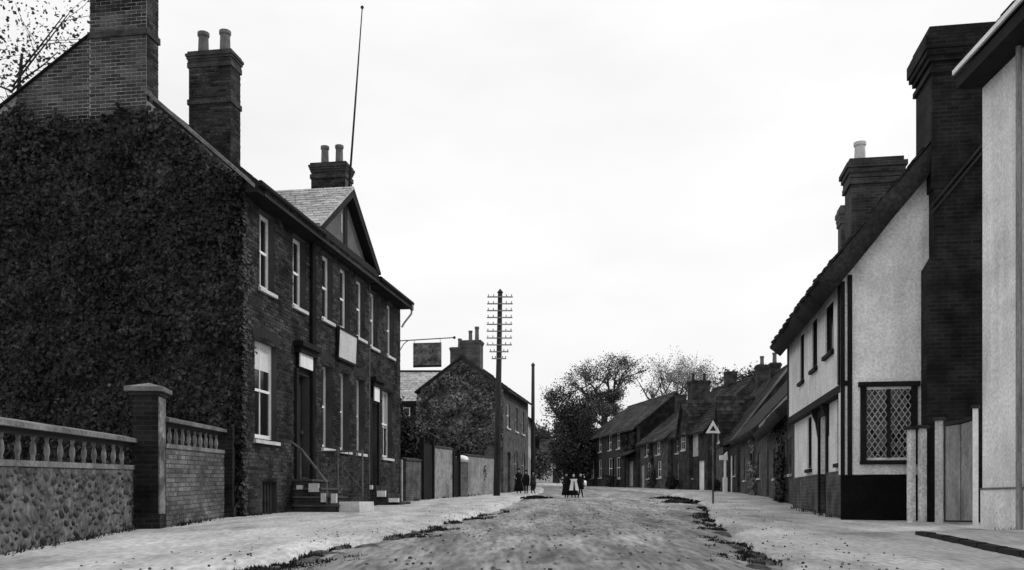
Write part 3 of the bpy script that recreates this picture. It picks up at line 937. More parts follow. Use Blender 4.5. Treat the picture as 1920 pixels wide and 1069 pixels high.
def pier(name, label, x, y, s, h, m, cap=True, face=False):
    t = thing(name, label, 'pier', (x, y, G(y)), radians(97 - 90))
    MB().box(-s / 2, s / 2, -s / 2, s / 2, -.4, h - .16).build('shaft', m, t)
    MB().box(-s / 2 - .03, s / 2 + .03, -s / 2 - .03, s / 2 + .03, -.3, .22).build('base', m, t)
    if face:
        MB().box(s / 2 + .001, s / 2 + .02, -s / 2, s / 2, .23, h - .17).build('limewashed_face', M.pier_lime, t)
    if cap:
        e = s / 2 + .1
        MB().box(-e + .05, e - .05, -e + .05, e - .05, h - .16, h - .1).build('neck', M.step, t)
        MB().prism([(-e, -e, h - .099), (e, -e, h - .099), (e, e, h - .099), (-e, e, h - .099)], [(-e, -e, h - .03), (e, -e, h - .03), (e, e, h - .03), (-e, e, h - .03)]).add(
            [(-e, -e, h - .03), (e, -e, h - .03), (e, e, h - .03), (-e, e, h - .03), (0, 0, h + .06)], [(0, 1, 4), (1, 2, 4), (2, 3, 4), (3, 0, 4)]).build('cap', M.cope, t)
    return t
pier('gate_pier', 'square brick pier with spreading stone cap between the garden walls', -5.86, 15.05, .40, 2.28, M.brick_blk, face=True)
pier('wall_pier', 'dark brick pier closing the garden wall at the house corner', -5.86, 19.15, .3, 2.0, M.brick_blk, cap=False)

# ================================================================== simple houses
def house(name, label, loc, ang, L, D, eave, ridge, wm, rm, wins=(), doors=(), over=.3, vover=.2, tile=(.3, .28), base=-.9,
          thatch=0, gm=None, hip0=0., hip1=0., wall_th=.25, group=None, fm=None, verge=None, cat='house'):
    """local x along the street front, local y inward; front wall with real openings, gables, roof slopes, windows, doors"""
    h = thing(name, label, cat, loc, ang, group)
    ops = [w[:4] for w in wins] + [d[:4] for d in doors]
    wall_open(MB(FRONT), 0, L, base, eave, -wall_th, 0, ops).build('front_wall', wm, h)
    for x in (0, L):
        x0, x1 = (x, x + wall_th) if x == 0 else (x - wall_th, x)
        e = .002
        top = [] if (hip0 if x == 0 else hip1) else [(D / 2, ridge - .05)]
        prof = [(e + wall_th, base), (D, base), (D, eave)] + top + [(e + wall_th, eave)]
        if not top: pass
        else: prof = [(e + wall_th, base), (D, base), (D, eave)] + top + [(-.0 + e, eave + .0), (e, eave - .001), (e + wall_th, eave - .001)]
        if x == 0: x0 += .001
        else: x1 -= .001
        MB().prism([(x0, a, b) for a, b in prof], [(x1, a, b) for a, b in prof]).build('gable_wall', gm or wm, h)
    MB().box(wall_th, L - wall_th, D - wall_th, D, base, eave).build('back_wall', gm or wm, h)
    sl = (ridge - eave) / (D / 2)
    ze = eave - over * sl + .04
    zr = ridge + .04
    P = [(-vover, -over, ze), (L + vover, -over, ze), (L + vover - hip1, D / 2, zr), (-vover + hip0, D / 2, zr)]
    Q = [(-vover, D + over, ze), (L + vover, D + over, ze), (L + vover - hip1, D / 2, zr), (-vover + hip0, D / 2, zr)]
    if thatch:
        r = thatch_slab(*P, thatch, seed=L).build('roof', rm, h, smooth=True)
        thatch_slab(*Q, thatch, seed=L + 3).build('rear_roof', rm, h, smooth=True)
        MB().tube([(-vover + (L + 2 * vover) * i / 14, D / 2 + .05 * nz(i * .7, L), zr + thatch * .75 + .05 * nz(i * .9, L, 4)) for i in range(15)], thatch * .62, 8).build('ridge_roll', rm, r, smooth=True)
    else:
        rb = MB()
        for p in (P, Q):
            rb.prism(p, [(a, b, c - .09) for a, b, c in p])
        if hip0: rb.prism([P[0], Q[0], P[3]], [(a + .01, b, c - .09) for a, b, c in (P[0], Q[0], P[3])])
        if hip1: rb.prism([P[1], Q[1], P[2]], [(a - .01, b, c - .09) for a, b, c in (P[1], Q[1], P[2])])
        r = rb.build('roof', rm, h)
        tiles(*P, tile[0], tile[1], int(L * 7)).build('roof_tiles', rm, r, kind='stuff')
        if hip0: tiles(Q[0], P[0], P[3], (P[3][0], P[3][1], P[3][2]), tile[0], tile[1], 5).build('hip_tiles', rm, r, kind='stuff')
        MB().tube([P[3], P[2]], .09, 8).build('ridge_tiles', rm, r)
    if verge:
        for x in (-vover - .02, L + vover + .0):
            MB().prism([(x, -over, ze + .06 + thatch), (x, D / 2, zr + .08 + thatch), (x, D / 2, zr - .12 + thatch), (x, -over, ze - .1 + thatch)],
                       [(x + .03, -over, ze + .06 + thatch), (x + .03, D / 2, zr + .08 + thatch), (x + .03, D / 2, zr - .12 + thatch), (x + .03, -over, ze - .1 + thatch)]).build('verge_board', verge, h)
    for w in wins:
        sash(h, FRONT, *w[:4], rec=.08, bars=w[4] if len(w) > 4 else (2, 2), fm=(w[5] if len(w) > 5 else fm) or M.white_dim, sill=M.stone if len(w) < 7 else w[6], fw=.07)
    for d in doors:
        door(h, FRONT, *d[:4], d[4] if len(d) > 4 else M.dark, rec=.12)
    return h
def ang_of(a, b): return atan2(b[1] - a[1], b[0] - a[0])
def along(a, b, t): return (a[0] + (b[0] - a[0]) * t, a[1] + (b[1] - a[1]) * t)
def dist(a, b): return sqrt((a[0] - b[0]) ** 2 + (a[1] - b[1]) ** 2)

# ------------------------------------------------------------------ left: slate-roofed outbuilding behind the brick house
o1 = thing('outbuilding', 'low outbuilding with pale slate roof showing between the brick house and the ivied gable', 'outbuilding', (-10.2, 53.2, G(53.2)))
MB().box(0, 7.9, 0, 4, -.5, 5.15).build('wall', M.brick_dk, o1)
pr = [(-.2, -.35, 5.12), (8.1, -.35, 5.12), (8.1, 2.0, 7.10), (-.2, 2.0, 7.10)]
rf = MB().prism(pr, [(a, b, c - .1) for a, b, c in pr]).build('roof', M.slate, o1)
tiles(*pr, .3, .24, 77, lift=.012, jit=.006).build('slates', M.slate, rf, kind='stuff')
pr2 = [(-.2, 4.35, 5.12), (8.1, 4.35, 5.12), (8.1, 2.0, 7.10), (-.2, 2.0, 7.10)]
MB().prism(pr2, [(a, b, c - .1) for a, b, c in pr2]).build('rear_roof', M.slate, o1)
MB().tube([(-.2, 2.0, 7.12), (8.1, 2.0, 7.12)], .08, 8).build('ridge_tiles', M.step, o1)
MB().box(-.2, 8.1, -.45, -.36, 4.9, 5.12).build('gutter', M.black, o1)
w_ = sash(o1, lambda u, w, z: (u, -w - .09, z), 4.0, 4.4, 4.3, 4.8, rec=.0, bars=(1, 1), sill=False)

# ------------------------------------------------------------------ left: ivy-grown gable house further up
B0 = (-0.45, 48.6)
LB, DB = 8.2, 4.45
a2 = atan2(.988, .175)
h2 = house('ivy_house', 'brick house with ivied gable end and clustered chimney behind the telegraph pole', (B0[0], B0[1], G(48.6)), a2, LB, DB, 5.55, 7.15, M.brick_md, M.tile, 
           wins=[(1.0, 1.9, 3.5, 4.8, (2, 2), M.white), (3.6, 4.4, 3.5, 4.8), (5.9, 6.7, 3.5, 4.8), (3.4, 4.4, .9, 2.4), (6.0, 7.0, .9, 2.4)], doors=[(1.2, 2.1, 0, 2.2, M.dark)], over=.3, vover=.16, gm=M.brick_md, tile=(.22, .2))
chimney(h2, .2, .95, DB / 2 - .95, DB / 2 + .1, 6.5, 8.05, M.brick_md, cap=.22, pots=[(.55, DB / 2 - .7, .75, .13), (.55, DB / 2 - .35, .55, .12)], pm=M.pot, flare=.04)
chimney(h2, .5, 1.2, DB / 2 + .1, DB / 2 + .75, 6.6, 7.75, M.brick_md, cap=.2, pots=[(.85, DB / 2 + .3, .5, .12)], pm=M.pot, flare=.03)
iv2 = thing('ivy', 'ivy clothing the far gable behind the telegraph pole', 'ivy', (B0[0], B0[1], G(48.6)), a2)
rr = random.Random(15)
mb = MB()
c_ = 0
while c_ < 6500:
    y_, z_ = rr.uniform(0, DB + .2), rr.uniform(1.6, 7.0)
    lim = 5.55 + 1.6 * (1 - abs(y_ - DB / 2) / (DB / 2)) - .25
    low = 2.25 + .5 * nz(y_ * 1.3, 7.7) + .3 * nz(y_ * 4, 2.7)
    if z_ > lim or z_ < low: continue
    th = .05 + .35 * max(0, .3 + nz(y_ * .9, z_ * .9, 13)) * (1.6 if z_ < 3.4 else .7)
    leaf_quad(mb, Vector((-.02 - rr.uniform(0, th), y_, z_)), Vector((-1, rr.gauss(0, .6), rr.gauss(.3, .5))), .15, rr)
    c_ += 1
mb.build('foliage', mat('far_ivy_leaf', .1, var=.7, sc=1.2, grain=.6, gsc=3, island=.85, rough=.7, bump=0), iv2, kind='stuff')
MB().tube([(-.04, 1.5, -.1), (-.05, 1.7, 1.2), (-.05, 1.4, 2.6)], [.06, .05, .03], 6).build('stem', M.bark, iv2)

# continuing row up the left side
C0 = (B0[0] + .175 * 8.4 / 1.003, B0[1] + .988 * 8.4 / 1.003)
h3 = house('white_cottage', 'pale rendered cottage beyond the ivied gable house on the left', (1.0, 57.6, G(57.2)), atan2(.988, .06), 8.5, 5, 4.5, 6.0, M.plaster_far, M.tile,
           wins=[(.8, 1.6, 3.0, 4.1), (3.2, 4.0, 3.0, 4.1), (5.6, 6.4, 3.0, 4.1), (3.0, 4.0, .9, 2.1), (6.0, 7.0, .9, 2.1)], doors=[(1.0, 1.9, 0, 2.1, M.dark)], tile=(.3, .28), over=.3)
h4 = house('far_cottage', 'small distant house where the street bends out of sight', (1.7, 67, G(70)), atan2(.99, .02), 12, 5, 3.6, 5.4, M.brick_dk, M.tile_far,
           wins=[(1.0, 1.8, 2.3, 3.2), (4.0, 4.8, 2.3, 3.2), (4.0, 5.0, .8, 1.9), (8, 9, .8, 1.9)], doors=[(2.0, 2.9, 0, 2.0, M.white_dim)], tile=(.35, .3))
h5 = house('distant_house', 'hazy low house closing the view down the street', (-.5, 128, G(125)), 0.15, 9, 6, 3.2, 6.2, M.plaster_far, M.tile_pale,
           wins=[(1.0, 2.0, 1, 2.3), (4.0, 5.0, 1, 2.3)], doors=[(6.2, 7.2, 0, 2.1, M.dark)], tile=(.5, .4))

# ------------------------------------------------------------------ left: yard walls, gate and pier along the footway
def street_x(Y): return -3.75 + .193 * (Y - 31.25)
def straight_wall(name, label, Y0, Y1, h, m, capm, th=.3, px=0.):
    a, b = (street_x(Y0) + px, Y0), (street_x(Y1) + px, Y1)
    Lw = dist(a, b)
    t = thing(name, label, 'wall', (a[0], a[1], G(Y0)), ang_of(a, b))
    s = (G(Y1) - G(Y0)) / Lw
    T = lambda u, w, z: (u, -w, z + s * u)
    MB(T).box(0, Lw, -th, 0, -.3, h).build('body', m, t)
    MB(T).prism([(-.02, -th - .04, h), (-.02, .04, h), (-.02, .03, h + .05), (-.02, -th / 2, h + .1), (-.02, -th - .03, h + .05)],
                [(Lw + .02, -th - .04, h), (Lw + .02, .04, h), (Lw + .02, .03, h + .05), (Lw + .02, -th / 2, h + .1), (Lw + .02, -th - .03, h + .05)]).build('coping', capm, t)
    return t
pal = mat('limewashed_wall', .27, var=.5, sc=.9, grain=.35, gsc=9, bump=.4, bsc=14, blot=.7, blsc=.9, blval=.35)
straight_wall('yard_wall', 'short brick yard wall just past the brick house', 31.9, 33.7, 1.4, M.brick_md, M.step)
straight_wall('yard_wall', 'limewashed yard wall between the dark gateway and the capped pier', 35.4, 38.1, 1.95, pal, M.step)
straight_wall('yard_wall', 'limewashed wall running from the capped pier past the telegraph pole', 40.4, 47.6, 1.75, pal, M.step)
for nm, lb, Y0, Y1, h in (('yard_gate', 'tall dark boarded gate beside the short brick yard wall', 33.95, 35.15, 2.15), ('wicket_gate', 'narrow dark wicket gate beside the white-capped pier', 38.2, 39.1, 1.75)):
    a, b = (street_x(Y0), Y0), (street_x(Y1), Y1)
    g = thing(nm, lb, 'gate', (a[0], a[1], G(Y0)), ang_of(a, b))
    Lw = dist(a, b)
    n = int(Lw / .15)
    for k in range(n):
        MB().box(Lw * k / n + .006, Lw * (k + 1) / n - .006, 0, .03, .05, h - .1 + RND.uniform(-.02, .02)).build('plank', M.black, g)
    for z in (.3, h * .5, h - .35):
        MB().box(.0, Lw, .032, .07, z, z + .09).build('rail', M.black, g)
    for u in (-.12, Lw + .002):
        MB().box(u, u + .12, -.06, .1, -.2, h + .12).build('post', M.black, g)
pp = thing('capped_pier', 'pale gate pier with rounded white cap near the telegraph pole', 'pier', (street_x(39.6), 39.6, G(39.6)), .1)
MB().box(-.26, .26, -.26, .26, -.2, 1.45).build('shaft', pal, pp)
MB().box(-.31, .31, -.31, .31, 1.45, 1.53).build('neck', M.stone, pp)
MB().lathe((0, 0, 1.53), [(.31, 0), (.30, .07), (.25, .15), (.15, .2), (.03, .22)], 14).build('cap', M.white, pp, smooth=True)

# ================================================================== RIGHT: near white house
nd = Vector((-.057, -.998, 0))
aN = atan2(nd.y, nd.x)
N0 = (7.46, 14.8)
nh = thing('white_house', 'tall white rendered house at the right edge of the view', 'house', (N0[0], N0[1], G(14.8)), aN)
EN = 6.84 + EYE - G(14.8)
MB().box(0, 7.5, 0, 5.5, -.6, EN + .25).build('wall', M.plaster, nh)
MB().box(-.004, 7.5, -.03, .0, -.5, .62).build('plinth', M.plaster, nh)
MB().box(-.006, 7.5, -.045, .0, .62, .65).build('plinth_ledge', M.cope, nh)
slN = .85
P = [(-.03, -.42, EN - .0), (7.8, -.42, EN - .0), (7.8, 2.75, EN + 3.17 * slN), (-.03, 2.75, EN + 3.17 * slN)]
Q = [(-.03, 5.92, EN), (7.8, 5.92, EN), (7.8, 2.75, EN + 3.17 * slN), (-.03, 2.75, EN + 3.17 * slN)]
rb = MB()
for p in (P, Q): rb.prism(p, [(a, b, c - .12) for a, b, c in p])
rf = rb.build('roof', M.tile, nh)
tiles(*P, .2, .14, 41).build('roof_tiles', M.tile, rf, kind='stuff')
MB().prism([(0, .25, EN + .25), (0, 5.25, EN + .25), (0, 2.75, EN + 2.4)], [(.25, .25, EN + .25), (.25, 5.25, EN + .25), (.25, 2.75, EN + 2.4)]).build('gable', M.plaster, nh)
MB().box(-.02, 7.7, -.40, -.002, EN - .32, EN - .14).build('eaves_soffit', M.black, nh)
MB().prism([(-.02, -.46, EN - .10), (-.02, -.46, EN - .03), (-.02, -.425, EN - .03), (-.02, -.425, EN - .10)], [(7.7, -.46, EN - .10), (7.7, -.46, EN - .03), (7.7, -.425, EN - .03), (7.7, -.425, EN - .10)]).build('gutter', M.white, nh)
MB().tube([(1.36, -.08, -.1), (1.36, -.08, EN - .3)], .045, 8).build('downpipe', M.wood, nh)
sash(nh, lambda u, w, z: (u, -w - .03, z), 3.0, 4.1, 1.4, 3.2, rec=-.0, bars=(2, 2), fm=M.white)

# ================================================================== RIGHT: timbered white house with the great chimney
rdx, rdy = .16, .987
C = Vector((6.3, 17.9, EYE - .45))
RL, RD = 7.6, 4.25
RO = Vector((C.x + rdx * RL, C.y + rdy * RL, C.z))
aR = atan2(-rdy, -rdx)
th_ = thing('timbered_house', 'whitewashed jettied house with dark timbers and leaded gable window', 'house', RO, aR)
# local x runs from the far end (0) to the near gable (RL); y inward; t = RL - x is the distance from the near corner
X = lambda t: RL - t
RE, RR, JZ, PLZ, JO = 4.72, 7.35, 2.66, 1.02, .17
FU = FRONT
FG = lambda u, w, z: (u, -w + JO, z)          # ground-floor wall set back under the jetty
upw = [(X(1.7), X(.75), 3.45, 4.45), (X(3.5), X(2.75), 3.4, 4.5), (X(5.4), X(4.7), 3.35, 4.5)]
gfw = [(X(1.35), X(.45), 1.2, 2.5), (X(5.3), X(4.65), 1.2, 2.45)]
gfd = [(X(3.35), X(2.45), -.15, 2.3)]
wall_open(MB(FU), 0, RL - .0, JZ, RE, -.2, 0, upw).build('upper_wall', M.plaster, th_)
wall_open(MB(FG), 0, RL, PLZ, JZ, -.2, 0, gfw + gfd).build('lower_wall', M.plaster, th_)
wall_open(MB(FG), 0, RL, -.6, PLZ, -.25, .05, gfd).build('brick_plinth', M.brick_md, th_)
MB().box(0, RL - .005, -.002, JO + .2, JZ - .16, JZ - .001).build('jetty_beam', M.black, th_)
for t in (2.2, 3.6):
    x0 = X(t) - .16
    br = MB()
    br.prism([(x0, JO - .0, JZ - .85), (x0, JO, JZ - .17), (x0, .0, JZ - .17), (x0, JO - .06, JZ - .45)], [(x0 + .12, JO, JZ - .85), (x0 + .12, JO, JZ - .17), (x0 + .12, .0, JZ - .17), (x0 + .12, JO - .06, JZ - .45)])
    br.build('jetty_bracket', M.black, th_)
for a, b, c, d in upw:
    w = sash(th_, FU, a, b, c, d, rec=.03, bars=(3, 1), fm=M.black, sill=M.black)
for a, b, c, d in gfw:
    w = sash(th_, FG, a, b, c, d, rec=.03, bars=(3, 1), fm=M.black, sill=M.black)
for a, b, c, d in gfd:
    door(th_, FG, a, b, c, d, M.black)
    MB(FG).box(a - .12, a - .0, .0, .05, c, JZ - .16).build('door_post', M.black, th_)
    MB(FG).box(b, b + .12, .0, .05, c, JZ - .16).build('door_post', M.black, th_)
    MB(FG).box(a, b, .0, .04, d, JZ - .17).build('door_head', M.black, th_)
# corner posts
MB(FRONT).box(RL - .16, RL - .004, .0, .03, JZ, RE).build('corner_post', M.black, th_)
MB(FG).box(RL - .16, RL - .004, .0, .06, -.4, JZ - .17).build('corner_post', M.black, th_)
MB(FU).box(.0, .16, .0, .03, JZ, RE).build('corner_post', M.black, th_)
# gable end towards the camera, with its window opening
gt = GABLEL(RL)
def rr_(y): return RE + (RR - RE) * (1 - abs(y - RD / 2) / (RD / 2))
win = (.42, 1.33, 1.24, 2.54)
gb = MB(gt)
wall_open(gb, .0, RD, PLZ - .1, RE, -.2, .003, [(win[0], win[1], win[2], win[3])])
gb.prism([(0, -.2, RE), (RD, -.2, RE), (RD / 2, -.2, RR)], [(0, .003, RE), (RD, .003, RE), (RD / 2, .003, RR)])
gb.build('gable_wall', M.plaster, th_)
MB(gt).box(0.34, RD, -.2, .05, -.6, PLZ - .12).build('tarred_plinth', M.tar, th_)
MB(gt).box(.0, .075, .004, .035, -.4, RE - .1).build('corner_timber', M.black, th_)
MB(gt).box(.125, .21, .004, .035, -.4, RE + .02).build('corner_timber', M.black, th_)
MB(gt).box(.075, .125, .004, .03, 2.62, 2.72).build('corner_timber', M.black, th_)
MB(gt).box(.0, .339, .002, .05, -.5, PLZ - .121).build('tarred_plinth', M.tar, th_)
gx = MB(lambda u, w, z: gt(u, w, z))
MB(FRONT).box(0, RL - .2, -RD, -RD + .2, -.5, RE).build('back_wall', M.plaster, th_)
MB().box(.0, .2, .2, RD - .2, -.5, RE).build('far_wall', M.plaster, th_)
MB().prism([(.0, .0, RE + .001), (0, RD, RE + .001), (0, RD / 2, RR)], [(.2, .0, RE + .001), (.2, RD, RE + .001), (.2, RD / 2, RR)]).build('far_gable', M.plaster, th_)
# leaded window: dark frame, two lights of diamond panes with pale cames
lw = MB(gt)
a, b, c, d = win
lw.box(a - .06, a + .05, -.02, .05, c - .05, d + .05)
lw.box(b - .05, b + .06, -.02, .05, c - .05, d + .05)
lw.box((a + b) / 2 - .03, (a + b) / 2 + .03, -.02, .045, c, d)
lw.box(a - .1, b + .1, -.02, .09, d + .05, d + .14)
lw.box(a - .07, b + .07, -.02, .08, c - .13, c - .051)
lwin = lw.build('leaded_window', M.black, th_)
lead = mat('lead_came', .34, var=.3, grain=.3, rough=.5)
def clip_diamond(cu, cz, du, dz, u0, u1, z0, z1):
    poly = [(cu - du, cz), (cu, cz - dz), (cu + du, cz), (cu, cz + dz)]
    for ax, lim, sg in ((0, u0, 1), (0, u1, -1), (1, z0, 1), (1, z1, -1)):
        out = []
        for i in range(len(poly)):
            p, q = poly[i], poly[(i + 1) % len(poly)]
            ip, iq = (p[ax] - lim) * sg >= 0, (q[ax] - lim) * sg >= 0
            if ip: out.append(p)
            if ip != iq:
                t = (lim - p[ax]) / (q[ax] - p[ax])
                out.append((p[0] + (q[0] - p[0]) * t, p[1] + (q[1] - p[1]) * t))
        poly = out
        if len(poly) < 3: return None
    return poly
rr = random.Random(3)
for u0, u1 in ((a + .05, (a + b) / 2 - .03), ((a + b) / 2 + .03, b - .05)):
    du, dz = (u1 - u0) / 7.0, .082
    nU, nZ = 5, int((d - c) / dz) + 1
    for j in range(-1, nZ + 1):
        for i in range(-1, nU + 1):
            cu = u0 + du * (2 * i + (j % 2)) * 1.0
            cz = c + dz * j
            poly = clip_diamond(cu, cz, du * .93, dz * .92, u0, u1, c, d)
            if not poly: continue
            tl = rr.uniform(-.012, .012)
            A_ = [(u, -.012 + tl * (u - cu) / du, z) for u, z in poly]
            MB(gt).prism([(u, w - .004, z) for u, w, z in A_], A_).build('pane', M.glass, lwin)
    cm = MB(gt)
    H = d - c
    for sgn in (1, -1):
        k = -14
        while k < 20:
            # came lines z = c + dz*(2k+1) + sgn*(dz/du)*(u-u0)
            z_a = c + dz * (2 * k + 1)
            pts_ = []
            for uu in (u0, u1):
                pts_.append((uu, z_a + sgn * dz / du * (uu - u0)))
            (ua, za), (ub, zb) = pts_
            lo, hi = 0., 1.
            dzz = zb - za
            for lim, s_ in ((c, 1), (d, -1)):
                fa, fb_ = (za - lim) * s_, (zb - lim) * s_
                if fa < 0 and fb_ < 0: lo, hi = 1, 0; break
                if fa < 0: lo = max(lo, fa / (fa - fb_))
                if fb_ < 0: hi = min(hi, fa / (fa - fb_))
            if hi - lo > .02:
                cm.bar((ua + (ub - ua) * lo, -.006, za + dzz * lo), (ua + (ub - ua) * hi, -.006, za + dzz * hi), .015, .015, up=(0, 1, 0))
            k += 1
    cm.build('lead_lattice', lead, lwin)
# great chimney on the near gable
gs = MB(gt)
gs.box(1.46, 2.86, .004, .42, -.5, 4.75)
gs.prism([(1.46, .0, 4.75), (2.86, .0, 4.75), (2.86, .42, 4.75), (1.46, .42, 4.75)], [(1.6, .0, 5.0), (2.86, .0, 5.0), (2.86, .36, 5.0), (1.6, .36, 5.0)])
gs.box(1.6, 2.86, .0, .36, 5.0, 6.2)
cst = gs.build('chimney_breast', M.brick_blk, th_)
u0, u1 = 1.56, 2.78
up_ = MB(gt)
up_.box(u0, u1, -.75, .34, 6.2, 8.35)
for z, e in ((8.35, .05), (8.47, .0), (8.56, .06), (8.66, .11), (8.76, .14), (9.0, .09), (9.1, .05)):
    up_.box(u0 - e, u1 + e, -.75 - e, .34 + e, z, z + (.24 if e == .14 else .1) - .001)
ust = up_.build('chimney', M.brick_blk, th_)
chev = mat('tile_creasing', .03, var=.4, grain=.3)
for s_ in (-1, 1):
    for k, off in enumerate((0, .14)):
        um = 2.42
        MB(gt).bar((um, .372, 6.95 - off), (um + s_ * (.9 if s_ < 0 else .4), .372, 6.95 - off - (1.1 if s_ < 0 else .45)), .04, .05, up=(0, 1, 0)).build('tile_creasing', chev, cst)
# roof: steep, thick-edged, sagging
ov, vo = .2, .3
slR = (RR - RE) / (RD / 2)
zeR = RE - ov * slR - .12
P = [(.1, -ov, zeR), (RL + vo, -ov, zeR), (RL + vo, RD / 2, RR - .12), (.1, RD / 2, RR - .12)]
Q = [(.1, RD + ov, zeR), (RL + vo, RD + ov, zeR), (RL + vo, RD / 2, RR - .12), (.1, RD / 2, RR - .12)]
rf = thatch_slab(*P, .36, seed=2, amp=.035, step=.3).build('roof', M.thatch, th_, smooth=True)
thatch_slab(*Q, .36, seed=5, amp=.035, step=.3).build('rear_roof', M.thatch, th_, smooth=True)
n_ = Vector((0, -slR, 1)).normalized() * .36
sh = lambda p: tuple(Vector(p) + n_)
tiles(*[sh(p) for p in P], .18, .15, 51, lift=.03, jit=.03).build('roof_tiles', M.tile, rf, kind='stuff')
MB().tube([P[3], P[2]], .22, 8).build('ridge_roll', M.thatch, rf)
# chimneys at the far end
chimney(th_, -.15, .75, RD / 2 - .62, RD / 2 + .62, 6.9, 9.35, M.brick_dk, bands=(8.75,), cap=.5, flare=.09, pots=[(.3, RD / 2 - .32, .58, .17)], pm=M.pot_pale)
chimney(th_, -2.3, -1.75, RD / 2 - .42, RD / 2 + .1, 3.0, 8.9, M.brick_md, bands=(8.45,), cap=.5, flare=.05)

M.post_white = mat('old_white_paint', .56, var=.3, sc=3, grain=.3, gsc=20, streak=.25)
# gate, posts and fence between the two white houses
gA, gB = (7.66, 16.5), (8.08, 16.22)
gate = thing('garden_gate', 'grey boarded gate with curved top beside the near white house', 'gate', (gA[0], gA[1], G(16.4)), ang_of(gA, gB))
Lg = dist(gA, gB)
for k in range(2):
    u0, u1 = Lg * k / 2 + .006, Lg * (k + 1) / 2 - .006
    h0, h1 = 1.72 + .10 * (k / 2) ** 2, 1.72 + .10 * ((k + 1) / 2) ** 2
    MB().hexa([(u0, -.02, .06), (u1, -.02, .06), (u1, .015, .06), (u0, .015, .06), (u0, -.02, h0), (u1, -.02, h1), (u1, .015, h1), (u0, .015, h0)]).build('plank', M.wood, gate)
for z in (.3, 1.35):
    MB().box(0, Lg, .02, .06, z, z + .1).build('rail', M.wood, gate)
MB().prism([(0, -.05, 1.73), (Lg * .5, -.05, 1.77), (Lg, -.05, 1.84), (Lg, -.05, 1.9), (Lg * .5, -.05, 1.83), (0, -.05, 1.8)], [(0, .05, 1.73), (Lg * .5, .05, 1.77), (Lg, .05, 1.84), (Lg, .05, 1.9), (Lg * .5, .05, 1.83), (0, .05, 1.8)]).build('top_rail', M.dark, gate)
for nm, lb, x, y, w, h, m in (('gate_post', 'white gate post hinging the boarded gate beside the chimney breast', 7.58, 16.55, .13, 1.82, M.white_dim),
                              ('gate_post', 'tall thin white post between the boarded gate and the near white house', 7.97, 16.05, .08, 2.0, M.white)):
    t = thing(nm, lb, 'post', (x, y, G(y)), ang_of(gA, gB))
    MB().box(-w / 2, w / 2, -w / 2, w / 2, -.2, h).build('shaft', m, t)
    MB().prism([(-w * .8, -w * .8, h + .001), (w * .8, -w * .8, h + .001), (w * .8, w * .8, h + .001), (-w * .8, w * .8, h + .001)], [(-w * .7, -w * .7, h + .06), (w * .7, -w * .7, h + .06), (w * .7, w * .7, h + .06), (-w * .7, w * .7, h + .06)]).build('cap', M.dark, t)
for lb, x, y, h in (('white wooden post standing before the leaded window', 7.25, 16.95, 1.68), ('white wooden post against the dark chimney breast', 7.43, 16.9, 1.7)):
    t = thing('fence_post', lb, 'post', (x, y, G(y)), .3)
    MB().box(-.055, .055, -.05, .05, -.2, h).build('shaft', M.post_white, t)
    MB().box(-.1, .1, -.08, .08, h, h + .06).build('cap', M.dark, t)
bs = thing('boarded_fence', 'dark narrow boarding between the white posts by the chimney', 'fence', (7.46, 17.05, G(16.95)), -.5)
for k in range(2):
    MB().box(.0 + k * .13, .12 + k * .13, -.015, .015, -.1, 1.55 + .05 * k).build('plank', M.black, bs)
MB().box(-.02, .28, .02, .05, 1.2, 1.3).build('rail', M.black, bs)

# ================================================================== RIGHT: low thatched row
def gable_front(parent, u0, u1, eave, ridge, proj, back, wm, rm, win=None):
    """steep cross gable standing forward of the front wall, as a part of its house"""
    uc = (u0 + u1) / 2
    g = MB().prism([(u0, -proj, -.4), (u1, -proj, -.4), (u1, -proj, eave), (uc, -proj, ridge), (u0, -proj, eave)], [(u0, .3, -.4), (u1, .3, -.4), (u1, .3, eave), (uc, .3, ridge), (u0, .3, eave)]).build('gable_front', wm, parent)
    for sgn, ue in ((-1, u0 - .2), (1, u1 + .2)):
        ze = eave - .2 * (ridge - eave) / (uc - u0)
        p = [(ue, -proj - .2, ze + .03), (ue, .4, ze + .03), (uc, back, ridge + .05), (uc, -proj - .2, ridge + .05)]
        r = MB().prism(p, [(a, b, c - .1) for a, b, c in p]).build('gable_roof', rm, parent)
        tiles(*p, .3, .26, int(u0 * 9) + sgn).build('gable_tiles', rm, r, kind='stuff')
    if win: sash(parent, lambda u, w, z: (u, -w - proj - .01, z), *win, rec=-.02, bars=(2, 2), fm=M.white_dim, fw=.07)

